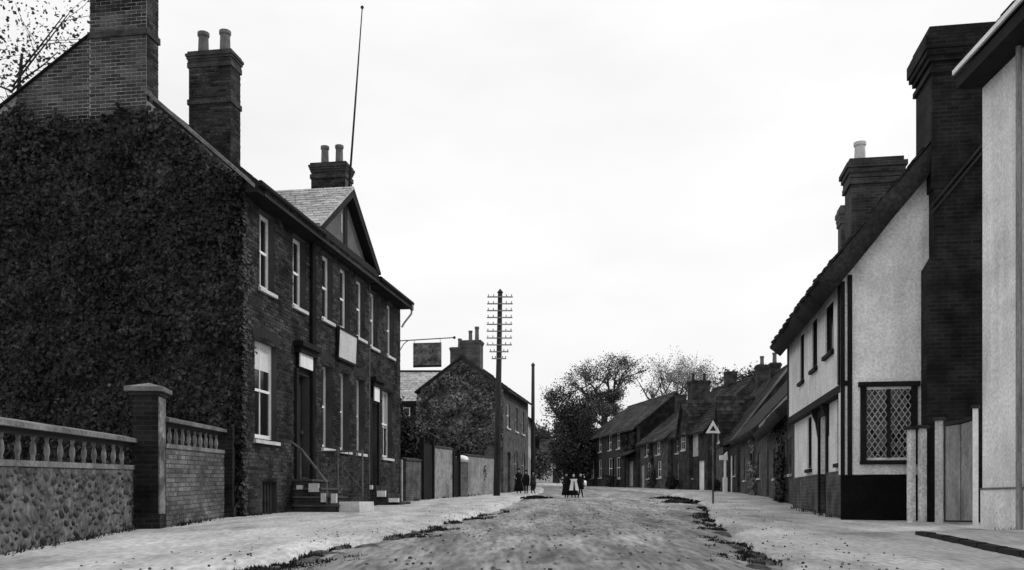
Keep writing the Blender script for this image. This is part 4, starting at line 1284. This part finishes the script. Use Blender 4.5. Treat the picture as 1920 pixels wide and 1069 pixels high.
def right_house(name, label, near, far, **k):
    return house(name, label, (far[0], far[1], G((near[1] + far[1]) / 2) - .05), ang_of(far, near), dist(near, far), **k)
r1 = right_house('thatched_cottage', 'low dark thatched cottage adjoining the timbered white house', (8.2, 27.0), (10.35, 37.6), D=4.6, eave=2.75, ridge=4.75, wm=M.brick_md, rm=M.thatch, thatch=.32, over=.4, vover=.1,
                 wins=[(6.6, 7.5, .9, 2.0), (2.4, 3.3, .9, 2.0), (8.9, 9.6, .9, 2.0)], doors=[(4.4, 5.3, 0, 2.0, M.black), (8.0, 8.7, 0, 2.0, M.wood)], fm=M.white_dim, gm=M.brick_dk)
chimney(r1, 5.0, 5.8, 2.0, 2.75, 4.4, 6.2, M.brick_dk, cap=.35, flare=.06, pots=[(5.4, 2.35, .5, .14)], pm=M.pot)
r2 = right_house('thatched_cottage', 'middle thatched cottage of the row, its pale verge showing', (10.65, 39.0), (11.75, 48.0), D=5.0, eave=2.9, ridge=5.6, wm=M.brick_md, rm=M.thatch, thatch=.3, over=.35, vover=.15,
                 wins=[(6.3, 7.1, .8, 1.9), (1.4, 2.2, .8, 1.9)], doors=[(3.6, 4.5, 0, 2.0, M.black)], fm=M.white_dim, gm=M.brick_dk, verge=mat('weathered_verge', .33, grain=.3))
chimney(r2, 5.6, 6.5, 2.1, 2.9, 5.2, 7.35, M.brick_dk, cap=.4, flare=.06, pots=[(6.0, 2.5, .7, .15)], pm=M.pot)
r3 = right_house('tiled_cottage', 'tiled cottage with white porch post at the top of the thatched row', (11.95, 49.5), (12.55, 57.5), D=5.5, eave=3.1, ridge=6.7, wm=M.brick_dk, rm=M.tile_far, over=.35, vover=.15,
                 wins=[(1.2, 2.1, .9, 2.0), (6.6, 7.4, .9, 2.0)], doors=[(5.4, 6.3, 0, 2.05, M.white)], fm=M.white_dim, verge=mat('pale_verge', .2, grain=.3))
chimney(r3, 3.9, 4.45, 2.45, 3.0, 5.9, 7.35, M.brick_dk, cap=.3, flare=.05, pots=[(4.17, 2.72, .6, .14)], pm=M.pot)
chimney(r3, .2, .9, 2.35, 3.05, 5.9, 7.75, M.brick_dk, cap=.35, flare=.05, pots=[(.55, 2.7, .55, .14)], pm=M.pot)
gable_front(r3, 2.4, 5.0, 3.0, 5.5, .3, 1.7, M.brick_md, M.tile_far, (3.2, 4.2, 2.9, 3.9))
pst = thing('white_porch', 'bright white porch post and shelf on the tiled cottage', 'porch', (11.55, 50.6, G(50.6)), 0)
MB().box(-.11, .11, -.1, .1, 0, .8).build('post', M.white, pst)
MB().box(-.05, .05, -.08, .08, .8, 1.75).build('upper_post', M.white, pst)
MB().prism([(-.3, -.08, 1.75), (.14, -.08, 1.75), (.1, -.08, 2.2), (-.08, -.08, 2.0), (-.3, -.08, 2.0)], [(-.3, .08, 1.75), (.14, .08, 1.75), (.1, .08, 2.2), (-.08, .08, 2.0), (-.3, .08, 2.0)]).build('hood', M.white, pst)

# far cottages facing down the street
def gable_front(parent, u0, u1, eave, ridge, proj, back, wm, rm, win=None):
    """steep cross gable standing forward of the front wall, as a part of its house"""
    uc = (u0 + u1) / 2
    g = MB().prism([(u0, -proj, -.4), (u1, -proj, -.4), (u1, -proj, eave), (uc, -proj, ridge), (u0, -proj, eave)], [(u0, .3, -.4), (u1, .3, -.4), (u1, .3, eave), (uc, .3, ridge), (u0, .3, eave)]).build('gable_front', wm, parent)
    for sgn, ue in ((-1, u0 - .2), (1, u1 + .2)):
        ze = eave - .2 * (ridge - eave) / (uc - u0)
        p = [(ue, -proj - .2, ze + .03), (ue, .4, ze + .03), (uc, back, ridge + .05), (uc, -proj - .2, ridge + .05)]
        r = MB().prism(p, [(a, b, c - .1) for a, b, c in p]).build('gable_roof', rm, parent)
        tiles(*p, .3, .26, int(u0 * 9) + sgn).build('gable_tiles', rm, r, kind='stuff')
    if win: sash(parent, lambda u, w, z: (u, -w - proj - .01, z), *win, rec=-.02, bars=(2, 2), fm=M.white_dim, fw=.07)
f2 = right_house('far_cottage', 'taller brick cottage with pale plaster strip beyond the triangular sign', (12.35, 58.9), (11.25, 65.3), D=6.0, eave=4.0, ridge=7.1, wm=M.brick_dk, gm=M.brick_dk, rm=M.tile_far, over=.35, vover=.1,
                 wins=[(.6, 1.5, 2.6, 3.5), (.8, 1.8, .8, 2.0), (3.0, 3.9, .8, 2.0)], doors=[(4.9, 5.9, 0, 1.9, M.white)], fm=M.white_dim, tile=(.33, .28))
MB(FRONT).box(4.0, 4.9, .004, .03, 2.2, 3.7).build('plaster_panel', M.plaster_far, f2)
gable_front(f2, 1.9, 3.8, 3.9, 6.0, .25, 1.9, M.brick_dk, M.tile_far, (2.45, 3.25, 2.7, 3.8))
chimney(f2, 2.6, 3.2, 2.7, 3.35, 6.6, 8.0, M.brick_dk, cap=.2, flare=.03)
f3 = right_house('far_cottage', 'lower brick cottage under a wide double-pot chimney in the far row', (10.95, 65.6), (9.95, 72.4), D=6.0, eave=3.7, ridge=6.1, wm=M.brick_md, gm=M.brick_dk, rm=M.tile_pale, over=.35, vover=.1,
                 wins=[(1.4, 2.3, 2.5, 3.4), (4.2, 5.1, 2.5, 3.4), (1.8, 2.8, .8, 2.0), (4.4, 5.4, .8, 2.0)], doors=[(.2, 1.1, 0, 1.9, M.white_dim)], fm=M.white, tile=(.33, .28))
chimney(f3, 4.4, 5.4, 2.3, 3.65, 5.6, 7.85, M.brick_dk, cap=.25, flare=.05, pots=[(4.9, 2.55, .55, .12), (4.9, 3.4, .55, .12)], pm=M.dark)
chimney(f3, .2, .9, 2.7, 3.4, 5.6, 7.3, M.brick_dk, cap=.2, flare=.03)
f1 = right_house('far_house', 'distant two-storey house with bright white window frames', (9.8, 73.2), (7.0, 87.6), D=6.5, eave=4.75, ridge=7.4, wm=M.brick_dk, gm=M.brick_blk, rm=M.tile_pale, over=.4, vover=.1, hip0=2.6,
                 wins=[(1.6, 2.5, 3.2, 4.5), (4.0, 4.9, 3.2, 4.5), (7.0, 7.9, 3.2, 4.5), (9.4, 10.3, 3.2, 4.5), (1.4, 2.5, .9, 2.5), (4.0, 5.0, .9, 2.5), (7.0, 8.4, .7, 2.5), (9.2, 10.4, .7, 2.5)],
                 doors=[(12.6, 13.7, 0, 2.0, M.white_dim)], fm=M.white, tile=(.38, .32))
for k, o in enumerate([o for o in f1.children if o.name.startswith('window')]): pass
MB().prism([(11.2, -1.0, 2.45), (14.6, -1.0, 2.45), (14.6, .0, 2.9), (11.2, .0, 2.9)], [(11.2, -1.0, 2.35), (14.6, -1.0, 2.35), (14.6, .0, 2.8), (11.2, .0, 2.8)]).build('porch_roof', M.tile_far, f1)
for x in (11.3, 14.4):
    MB().box(x, x + .1, -.95, -.85, -.3, 2.4).build('porch_post', M.black, f1)

# ================================================================== poles and sign
M.arm = mat('bleached_crossarm', .25, grain=.3)
def telegraph(label, bx, by, h, lean, arms, r0=.15):
    t = thing('telegraph_pole', label, 'telegraph pole', (bx, by, G(by) - .02))
    top = Vector((lean, 0, h))
    MB().tube([(0, 0, -.3), top * .5, top], [r0, r0 * .85, r0 * .66], 10).build('shaft', M.pole, t, smooth=True)
    ins = MB().lathe((0, 0, 0), [(.01, 0), (.02, .02), (.022, .05), (.028, .06), (.018, .09)], 7).mesh('insulator', mat('porcelain_' + str(arms), .3, grain=0))
    for k in range(arms):
        z = h - .22 - k * .30
        x = lean * z / h
        hwid = .56 if k < arms - 2 else (.42 if k == arms - 2 else .32)
        arm = MB().box(x - hwid, x + hwid, -.17, -.1, z - .022, z + .022).build('crossarm', M.arm, t)
        for q in (-.9, -.5, .5, .9):
            piece('insulator', ins, arm, (x + hwid * q, -.135, z + .022))
    MB().lathe(tuple(top), [(.12, -.02), (.13, .02), (.02, .16)], 10).build('pole_cap', M.pole, t)
    return t
telegraph('tall telegraph pole carrying ten crossarms on the left footway', -.68, 41.0, 8.95, .16, 10)
telegraph('shorter plain telegraph pole farther up the left footway', 1.28, 57.6, 7.75, .02, 0, r0=.14)

sp = thing('road_sign', 'white triangular warning sign on a thin post by the right footway', 'road sign', (6.42, 29.8, G(29.8)), .05)
MB().tube([(0, 0, -.25), (0, 0, 2.2)], .034, 8).build('post', M.iron_pale, sp)
tri = MB()
def tri_pts(r, y): return [(r * sin(t), y, 2.36 + r * cos(t)) for t in (0, 2 * pi / 3, 4 * pi / 3)]
o_, i_ = tri_pts(.27, -.02), tri_pts(.12, -.02)
o2, i2 = tri_pts(.27, .02), tri_pts(.12, .02)
tri.add(o_ + i_ + o2 + i2, [(0, 1, 4, 3), (1, 2, 5, 4), (2, 0, 3, 5), (6, 9, 10, 7), (7, 10, 11, 8), (8, 11, 9, 6), (0, 6, 7, 1), (1, 7, 8, 2), (2, 8, 6, 0), (3, 4, 10, 9), (4, 5, 11, 10), (5, 3, 9, 11)])
tri.build('triangle', M.white, sp)
MB().prism(tri_pts(.13, .025), tri_pts(.13, .035)).build('backing', M.dark, sp)
MB().box(-.2, -.03, -.02, .02, 1.15, 1.35).build('plate', M.dark, sp)

# ================================================================== trees and shrubs
def tree(name, label, x, y, h, rx, crown0, nleaf, leaf, lm, seed, tr=.3, limbs=7, lean=0., cat='tree', ry=None, spread=.6, group=None, z0=None, twig=0):
    rr = random.Random(seed)
    t = thing(name, label, cat, (x, y, (G(y) if z0 is None else z0) - .1), 0, group)
    wood = MB()
    ry = ry or rx
    ctr = []
    def grow(p, d, ln, r, lv):
        k = 3
        pts, rad = [p], [r]
        q = p.copy()
        for i in range(k):
            d = (d + Vector((rr.gauss(0, .16), rr.gauss(0, .16), rr.gauss(.03, .1)))).normalized()
            q = q + d * ln / k
            pts.append(q.copy())
            rad.append(r * (1 - .55 * (i + 1) / k))
            if lv >= 1: ctr.append((q.copy(), lv))
        wood.tube(pts, rad, 6 if lv < 2 else 4, caps=False)
        if lv < 3:
            for j in range(limbs if lv == 0 else (4 if lv == 1 else 3)):
                f = rr.uniform(.45, 1.0)
                b = pts[0].lerp(pts[-1], f) if lv else pts[-1].lerp(pts[-2], rr.uniform(0, .8))
                a = rr.uniform(0, 2 * pi)
                dd = (d * .5 + Vector((cos(a) * rx / max(rx, ry), sin(a) * ry / max(rx, ry), rr.uniform(.0, .9))) * .9).normalized()
                grow(b, dd, ln * rr.uniform(.5, .75) if lv else min((h - crown0), rx * 1.1) * rr.uniform(.5, .8), rad[-1] * (.75 if lv else .8), lv + 1)
    trunk = MB()
    tp = [Vector((0, 0, -.3)), Vector((lean * .3, 0, crown0 * .5)), Vector((lean, 0, crown0 + (h - crown0) * .25))]
    trunk.tube(tp, [tr * 1.25, tr, tr * .7], 9)
    trunk.build('trunk', M.bark, t, smooth=True)
    d0 = (tp[2] - tp[1]).normalized()
    for j in range(limbs):
        a = 2 * pi * j / limbs + rr.uniform(-.4, .4)
        f = rr.uniform(.55, 1)
        b = tp[1].lerp(tp[2], f)
        up = rr.uniform(.35, 1.5)
        dd = Vector((cos(a), sin(a) * ry / rx, up)).normalized()
        grow(b, dd, (h - b.z) * .42 / max(.5, dd.z) if up > .9 else rx * .55, tr * .45, 1)
    wood.build('limbs', M.bark, t)
    lf = MB()
    # keep to an uneven crown volume
    good = []
    for q, lv in ctr:
        e = ((q.x - lean) / rx) ** 2 + (q.y / ry) ** 2 + ((q.z - (crown0 + h) / 2) / ((h - crown0) / 2 * 1.05)) ** 2
        if e < 1.35: good.append(q)
    per = max(1, nleaf // max(1, len(good)))
    for q in good:
        k = int(per * rr.uniform(.3, 1.8))
        s_ = spread * rr.uniform(.6, 1.25)
        for _ in range(k):
            p = q + Vector((rr.gauss(0, s_), rr.gauss(0, s_), rr.gauss(0, s_ * .7)))
            if p.z < crown0 * .55 or p.z > h: continue
            leaf_quad(lf, p, Vector((rr.gauss(0, 1), rr.gauss(0, 1), rr.gauss(.5, 1))), leaf, rr)
    lf.build('crown', lm, t)
    return t
def shrub(name, label, x, y, rx, ry, h, n, leaf, lm, seed, z0=None, cat='shrub'):
    rr = random.Random(seed)
    t = thing(name, label, cat, (x, y, (G(y) if z0 is None else z0) - .05))
    mb = MB()
    lobes = [(rr.uniform(-.6, .6) * rx, rr.uniform(-.6, .6) * ry, rr.uniform(.3, .8) * h, rr.uniform(.35, .55)) for _ in range(9)]
    for k in range(n):
        lx, ly, lz, lr = rr.choice(lobes)
        v = Vector((rr.gauss(0, 1), rr.gauss(0, 1), rr.gauss(0, 1))).normalized() * rr.uniform(.55, 1.05)
        p = Vector((lx + v.x * rx * lr, ly + v.y * ry * lr, lz + v.z * h * lr * .7))
        if p.z < 0: p.z = rr.uniform(0, .4)
        leaf_quad(mb, p, v + Vector((rr.gauss(0, .4), rr.gauss(0, .4), rr.gauss(.3, .4))), leaf, rr)
    mb.build('foliage', lm, t, kind='stuff')
    for k in range(5):
        a = rr.uniform(0, 6.28)
        MB().tube([(0, 0, -.1), (cos(a) * rx * .2, sin(a) * ry * .2, h * .4), (cos(a) * rx * .4, sin(a) * ry * .4, h * .75)], [.07, .05, .02], 5).build('stem', M.bark, t)
    return t
tree('tree', 'tall tree with sparse leaves behind the ivied house at upper left', -14.9, 26.5, 16.2, 2.9, 8.0, 6500, .10, M.leaf, 4, tr=.2, limbs=8, spread=.42)
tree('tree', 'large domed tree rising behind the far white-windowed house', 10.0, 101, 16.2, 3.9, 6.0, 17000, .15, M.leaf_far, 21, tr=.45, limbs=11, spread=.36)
tree('tree', 'broad dark tree overhanging the bend of the road', 6.4, 91, 11.4, 2.7, 3.2, 17000, .16, M.leaf, 22, tr=.4, limbs=10, spread=.38)
tree('tree', 'pale thin autumn tree above the far cottage roofs', 16.6, 96, 14.5, 3.3, 7.0, 8000, .13, M.leaf_pale, 23, tr=.22, limbs=11, spread=.42)
tree('tree', 'second pale autumn tree beside the wide cottage chimney', 20.0, 99, 14.2, 3.2, 7.0, 8000, .13, M.leaf_pale, 24, tr=.22, limbs=11, spread=.42)
tree('tree', 'dark scrubby tree between the cottage chimneys on the right', 19.6, 80, 11.3, 2.4, 6.5, 3000, .22, M.leaf, 25, tr=.22, limbs=7, spread=.4)
tree('tree', 'distant tree closing the far end of the street', 4.2, 150, 11.0, 4.0, 3.0, 5000, .35, M.leaf, 26, tr=.3, limbs=8, spread=.7)
shrub('shrub', 'black evergreen hedge bank under the trees at the road bend', 5.3, 86.2, 2.4, 3.0, 7.4, 12000, .2, M.leaf_dk, 30)
shrub('shrub', 'dark laurel clump at the left corner of the white-windowed house', 6.3, 84.5, 1.1, 1.2, 4.2, 2500, .26, M.leaf_dk, 35)
shrub('shrub', 'dark bush overhanging the yard gate past the brick house', -3.9, 36.2, 1.2, 1.2, 4.0, 5200, .14, M.leaf_dk, 31)
shrub('shrub', 'dark climbing bush under the ivied far gable', -2.6, 44.5, 1.5, 1.2, 3.1, 3000, .16, M.leaf_dk, 32)
shrub('shrub', 'leafy bush at the foot of the distant street end', 2.6, 118, 3.0, 2.5, 4.5, 2500, .32, M.leaf, 33)

# creepers and front-garden bushes breaking up the cottage fronts
def creeper(label, root, u0, u1, z0, z1, n, leaf, lm, seed, avoid=()):
    rr = random.Random(seed)
    t = thing('creeper', label, 'creeper', root.location, root.rotation_euler.z)
    mb = MB()
    k = 0
    while k < n:
        u, z = rr.uniform(u0, u1), rr.uniform(z0, z1)
        if nz(u * .9 + seed, z * .9) + .35 * (1 - (z - z0) / (z1 - z0)) < .05 or any(a < u < b and c < z < d for a, b, c, d in avoid):
            k += .3
            continue
        leaf_quad(mb, Vector((u, -.02 - rr.uniform(0, .2), z)), Vector((rr.gauss(0, .5), -1, rr.gauss(.3, .5))), leaf, rr)
        k += 1
    mb.build('foliage', lm, t, kind='stuff')
    um = (u0 + u1) / 2
    MB().tube([(um, -.04, -.2), (um + .1, -.05, z0 + (z1 - z0) * .4), (um - .1, -.04, z0 + (z1 - z0) * .8)], [.05, .04, .02], 5).build('stem', M.bark, t)
creeper('dark creeper spreading over the front of the near thatched cottage', r1, 5.4, 8.0, .0, 2.7, 1500, .13, M.leaf_dk, 61, [(6.6, 7.5, .9, 2.0)])
creeper('pale climbing rose on the middle thatched cottage', r2, 4.6, 6.2, .0, 2.8, 700, .13, M.leaf_pale, 62)
creeper('creeper hanging over the porch of the distant white-windowed house', f1, 11.0, 14.6, 2.3, 4.6, 1500, .2, M.leaf_dk, 63)
creeper('thin creeper on the lower brick cottage of the far row', f3, 2.6, 4.2, .3, 3.5, 700, .18, M.leaf, 64)
shrub('shrub', 'small bush at the foot of the taller brick cottage of the far row', 11.0, 63.5, .7, .6, 1.0, 700, .14, M.leaf_dk, 71)
shrub('shrub', 'low bush before the distant white-windowed house', 8.2, 78.0, .8, .6, 1.1, 700, .16, M.leaf, 72)
shrub('shrub', 'dark doorstep bush beside the tiled cottage porch', 11.4, 52.6, .45, .5, .9, 700, .1, M.leaf_dk, 73)
tree('tree', 'bare thin tree standing behind the ridge of the white-windowed house', 14.0, 93, 13.6, 1.6, 8.0, 900, .15, M.leaf_pale, 27, tr=.2, limbs=6, spread=.35)

# ================================================================== people and handcart
def person(label, x, y, h, face, cloth, skirt=False, hat=True, arm=(.0, .0), stride=.06, pinafore=False, group=None):
    t = thing('person', label, 'person', (x, y, 0), face, group)
    k = h / 1.7
    J = [(0, 0, .92), (0, 0, 1.12), (0, .0, 1.36), (0, .01, 1.48), (0, -.01, 1.56), (0, -.02, 1.66),
         (-.19, 0, 1.38), (-.25, arm[0] * .4, 1.12), (-.26, -.05 - arm[0], .88), (-.25, -.07 - arm[0], .8),
         (.19, 0, 1.38), (.25, arm[1] * .4, 1.12), (.26, -.05 - arm[1], .88), (.25, -.07 - arm[1], .8),
         (-.1, 0, .86), (-.11, -stride * .6, .48), (-.11, stride, .08), (-.12, stride - .13, .03),
         (.1, 0, .86), (.11, stride * .3, .48), (.11, -stride, .08), (.12, -stride - .13, .03)]
    Rr = [.15, .14, .16, .06, .09, .085, .07, .05, .038, .045, .07, .05, .038, .045, .1, .07, .05, .045, .1, .07, .05, .045]
    E = [(0, 1), (1, 2), (2, 3), (3, 4), (4, 5), (2, 6), (6, 7), (7, 8), (8, 9), (2, 10), (10, 11), (11, 12), (12, 13), (0, 14), (14, 15), (15, 16), (16, 17), (0, 18), (18, 19), (19, 20), (20, 21)]
    me = bpy.data.meshes.new('body')
    me.from_pydata([(a * k, b * k, c * k) for a, b, c in J], E, [])
    me.materials.append(cloth)
    o = bpy.data.objects.new('body', me)
    col.objects.link(o)
    o.parent = t
    md = o.modifiers.new('skin', 'SKIN')
    for i, sv in enumerate(me.skin_vertices[0].data):
        sv.radius = (Rr[i] * k * .85, Rr[i] * k * (.75 if i < 3 else .85))
        sv.use_root = (i == 0)
    sb = o.modifiers.new('sub', 'SUBSURF')
    sb.levels = sb.render_levels = 1
    MB().lathe((0, -.03 * k, 1.53 * k), [(.03 * k, -.02 * k), (.07 * k, .02 * k), (.088 * k, .09 * k), (.08 * k, .16 * k), (.03 * k, .2 * k)], 10).build('face', M.skin, t, smooth=True)
    MB().lathe((0, .015 * k, 1.58 * k), [(.06 * k, -.05 * k), (.095 * k, .02 * k), (.1 * k, .09 * k), (.07 * k, .15 * k), (.01 * k, .175 * k)], 10).build('hair', M.hair, t, smooth=True)
    if hat:
        MB().lathe((0, .0, 1.68 * k), [(.15 * k, 0), (.15 * k, .015), (.1 * k, .02), (.095 * k, .09 * k), (.02 * k, .11 * k)], 12).build('hat', M.cloth_dk, t)
    if skirt:
        MB().lathe((0, 0, 0), [(.36 * k, .2 * k), (.33 * k, .4 * k), (.26 * k, .75 * k), (.17 * k, 1.02 * k), (.2 * k, 1.25 * k), (.1 * k, 1.42 * k)], 12).build('skirt', cloth, t, smooth=True)
    else:
        MB().lathe((0, 0, 0), [(.26 * k, .62 * k), (.23 * k, .9 * k), (.19 * k, 1.1 * k), (.2 * k, 1.3 * k), (.09 * k, 1.43 * k)], 12).build('jacket', cloth, t, smooth=True)
    if pinafore:
        MB().lathe((0, -.03 * k, 0), [(.24 * k, .42 * k), (.2 * k, .75 * k), (.14 * k, 1.02 * k), (.12 * k, 1.25 * k)], 12).build('pinafore', M.cloth_wh, t, smooth=True)
    t.location.z = G(y) - .005
    return t
person('dark-clad child nearest the wall among the group on the left footway', .34, 46.6, 1.2, .3, M.cloth_dk, skirt=True)
person('child in dark coat in the middle of the footway group', .70, 46.0, 1.12, -.4, M.cloth_dk)
person('child in dark clothes nearest the road in the footway group', 1.04, 46.4, 1.08, .9, M.cloth_md, arm=(.1, .05))
ch = person('child in dark coat standing at the right of the group in the road', 2.95, 40.2, 1.02, .25, M.cloth_dk, hat=False, stride=.2, arm=(.15, .02))
ch.location.z = G(40.2) - .075
for c_ in (person('child in dark frock at the left of the group in the road', 2.36, 40.3, 1.05, -.5, M.cloth_dk, skirt=True, stride=.05),
           person('child in white pinafore in the middle of the group in the road', 2.63, 39.9, 1.0, .1, M.cloth_dk, skirt=True, hat=False, stride=.04)):
    c_.location.z = G(40.2) - .075
    if 'pinafore' in c_['label']:
        k = 1.0 / 1.7
        MB().hexa([(-.2 * k, -.22 * k, 1.22 * k), (.2 * k, -.22 * k, 1.22 * k), (.2 * k, .12 * k, 1.22 * k), (-.2 * k, .12 * k, 1.22 * k), (-.26 * k, -.2 * k, 1.38 * k), (.26 * k, -.2 * k, 1.38 * k), (.24 * k, .12 * k, 1.38 * k), (-.24 * k, .12 * k, 1.38 * k)]).build('pinafore_yoke', M.cloth_wh, c_)
        for s_ in (-1, 1):
            MB().hexa([(s_ * .09 * k, -.38 * k, .55 * k), (s_ * .36 * k, -.3 * k, .55 * k), (s_ * .36 * k, -.2 * k, .55 * k), (s_ * .09 * k, -.3 * k, .55 * k),
                       (s_ * .03 * k, -.24 * k, 1.22 * k), (s_ * .2 * k, -.22 * k, 1.22 * k), (s_ * .2 * k, -.1 * k, 1.22 * k), (s_ * .03 * k, -.1 * k, 1.22 * k)]).build('pinafore_panel', M.cloth_wh, c_)

# ================================================================== small things on the ground
rr = random.Random(77)
wd = MB()
def tuft(x, y, r, n, h):
    for _ in range(n):
        a, q = rr.uniform(0, 6.28), r * sqrt(rr.random())
        px, py = x + q * cos(a), y + q * sin(a) * 1.2
        z = G(py) - .14
        b_ = Vector((px, py, z))
        t_ = b_ + Vector((rr.gauss(0, .5), rr.gauss(0, .5), 1)).normalized() * rr.uniform(.35, 1) * (h + .04)
        v_ = Vector((rr.gauss(0, 1), rr.gauss(0, 1), 0)).normalized() * rr.uniform(.006, .014)
        m_ = b_.lerp(t_, .55) + Vector((0, 0, .01))
        wd.add([b_ - v_, b_ + v_, m_ + v_ * .9, t_, m_ - v_ * .9], [(0, 1, 2, 4), (4, 2, 3)])
def band(tab, k, y0, y1, dens, off=.0, wid=.22, h=.16):
    y = y0
    while y < y1:
        for _ in range(3):
            xx = edge(tab, y, k) + off + rr.gauss(0, wid * 1.3)
            if nz(xx * 1.3, y * .8, k * 3.3) + .5 * nz(xx * 4, y * 3, 2.2) > .08:
                tuft(xx, y, rr.uniform(.05, .14), rr.randint(20, 60), h * rr.uniform(.2, .8))
        y += 1 / dens
band(XL, 3, 7.4, 11.2, 18, .12, .26, .09)
band(XL, 3, 11.2, 16.5, 14, .1, .2, .09)
band(XL, 3, 16.5, 25, 5, .05, .12, .12)
band(XR, 7, 7.4, 10.6, 18, .0, .26, .09)
band(XR, 7, 10.6, 17, 9, -.05, .2, .09)
band(XR, 7, 17, 30, 3, -.05, .14, .12)
for (xa, ya, xb, yb, n_) in ((-5.2, 8.6, -5.98, 14.8, 26), (-5.6, 15.3, -5.8, 19.0, 16), (-5.5, 19.6, -5.25, 21.9, 8), (-4.2, 25.5, -3.5, 31.2, 14), (-3.4, 31.9, -1.0, 46, 30), (6.35, 18.5, 7.4, 25.2, 12), (8.3, 27, 10.3, 37, 20), (7.3, 14.6, 7.25, 13.2, 6)):
    for q in range(n_):
        t_ = rr.random()
        xx, yy = xa + (xb - xa) * t_, ya + (yb - ya) * t_
        for _ in range(rr.randint(4, 14)):
            b_ = Vector((xx + rr.gauss(.03, .05), yy + rr.gauss(0, .12), 0))
            b_.z = G(b_.y) - .01
            e_ = b_ + Vector((rr.gauss(0, .5), rr.gauss(0, .5), 1)).normalized() * rr.uniform(.04, .15)
            v_ = Vector((rr.gauss(0, 1), rr.gauss(0, 1), 0)).normalized() * rr.uniform(.008, .016)
            wd.add([b_ - v_, b_ + v_, e_], [(0, 1, 2)])
wdo = wd.build('weeds', M.weed, kind='stuff')
tag(wdo, 'dark low weeds fringing both edges of the road')
# damp mud and leaf mould lying along the road edges
md_ = MB()
def mud(x, y, lx, ly, seed):
    n = 18
    zt = max(G(y) - .15 + .04, G(y) - .12)
    ring = []
    for i, f in enumerate((1., .75, .4)):
        for j in range(n):
            a = 2 * pi * j / n
            w = f * (1 + .45 * nz(cos(a) * 1.2 + seed * 3.1, sin(a) * 1.2) + .3 * nz(cos(a) * 4 + seed, sin(a) * 4))
            px, py = x + lx * cos(a) * w, y + ly * sin(a) * w
            ring.append((px, py, G(py) - .17 + (0, .065, .085)[i]))
    md_.add(ring + [(x, y, G(y) - .08)], [(i * n + j, i * n + (j + 1) % n, (i + 1) * n + (j + 1) % n, (i + 1) * n + j) for i in range(2) for j in range(n)] + [(2 * n + j, 2 * n + (j + 1) % n, 3 * n) for j in range(n)])
for k, (tab, q, y0, y1, n_) in enumerate(((XL, 3, 7.6, 17, 26), (XL, 3, 17, 27, 9), (XR, 7, 7.6, 13, 15), (XR, 7, 13, 24, 10))):
    for i in range(n_):
        y = rr.uniform(y0, y1)
        mud(edge(tab, y, q) + rr.gauss(.14 if q == 3 else -.14, .16), y, rr.uniform(.06, .24), rr.uniform(.12, .5), k * 50 + i)
tag(md_.build('mud', mat('damp_leaf_mould', .06, var=.7, sc=5, grain=.6, gsc=20, bump=.8, bsc=30), kind='stuff', smooth=True), 'dark damp mud lying along both edges of the road')
# heaps of dark road scrapings
def heap(label, cx, cy, lx, ly, h, seed, rz=0.):
    t = thing('dung_heap', label, 'heap', (cx, cy, G(cy) - .11), rz)
    n, m = 22, 5
    vs, fs = [], []
    for i in range(m + 1):
        f = i / m
        for j in range(n):
            a = 2 * pi * j / n
            w = 1 + .3 * nz(cos(a) * 1.5 + seed, sin(a) * 1.5)
            vs.append((lx * cos(a) * (1 - f) * w, ly * sin(a) * (1 - f) * w, -.06 + (h + .06) * (1 - (1 - f) ** 2) * (1 + .4 * nz(i * 1.3, j * .9, seed))))
    for i in range(m):
        for j in range(n):
            fs.append((i * n + j, i * n + (j + 1) % n, (i + 1) * n + (j + 1) % n, (i + 1) * n + j))
    MB().add(vs, fs).build('mound', M.tar, t, smooth=True)
    cl = MB()
    r2 = random.Random(seed)
    for k in range(90):
        a, q = r2.uniform(0, 6.28), sqrt(r2.random()) * 1.05
        cl.lathe((lx * q * cos(a), ly * q * sin(a), h * max(0, 1 - q * q) - .0), [(.01, -.03), (.04, 0), (.03, .03), (.005, .045)], 5)
    cl.build('clods', M.tar, t, kind='stuff')
heap('long low dark heap of road scrapings left of the group of children', 1.05, 40.0, .85, .5, .12, 3, .05)
heap('dark wedge of road scrapings beside the triangular sign', 6.1, 33.6, .75, .9, .14, 5)
heap('thin dark strip of road scrapings along the far footway', 6.6, 39.5, .8, .5, .1, 6)
pb = MB()
for k in range(900):
    y = 8 + 30 * rr.random() ** 2
    a, b = lerp(XL, y), lerp(XR, y)
    x = rr.uniform(a - 1.2, b + 1.2)
    t = 2 * (x - a) / (b - a) - 1
    onroad = abs(t) < .97
    z = G(y) - (.15 - .10 * (1 - t * t) if onroad else -.004)
    r = rr.uniform(.008, .026) * (1 if onroad else .6)
    pb.lathe((x, y, z), [(r * .9, -.01), (r, r * .3), (r * .5, r * .7)], 5)
tag(pb.build('loose_stones', M.pebble, kind='stuff'), 'loose stones scattered over the road and footways')
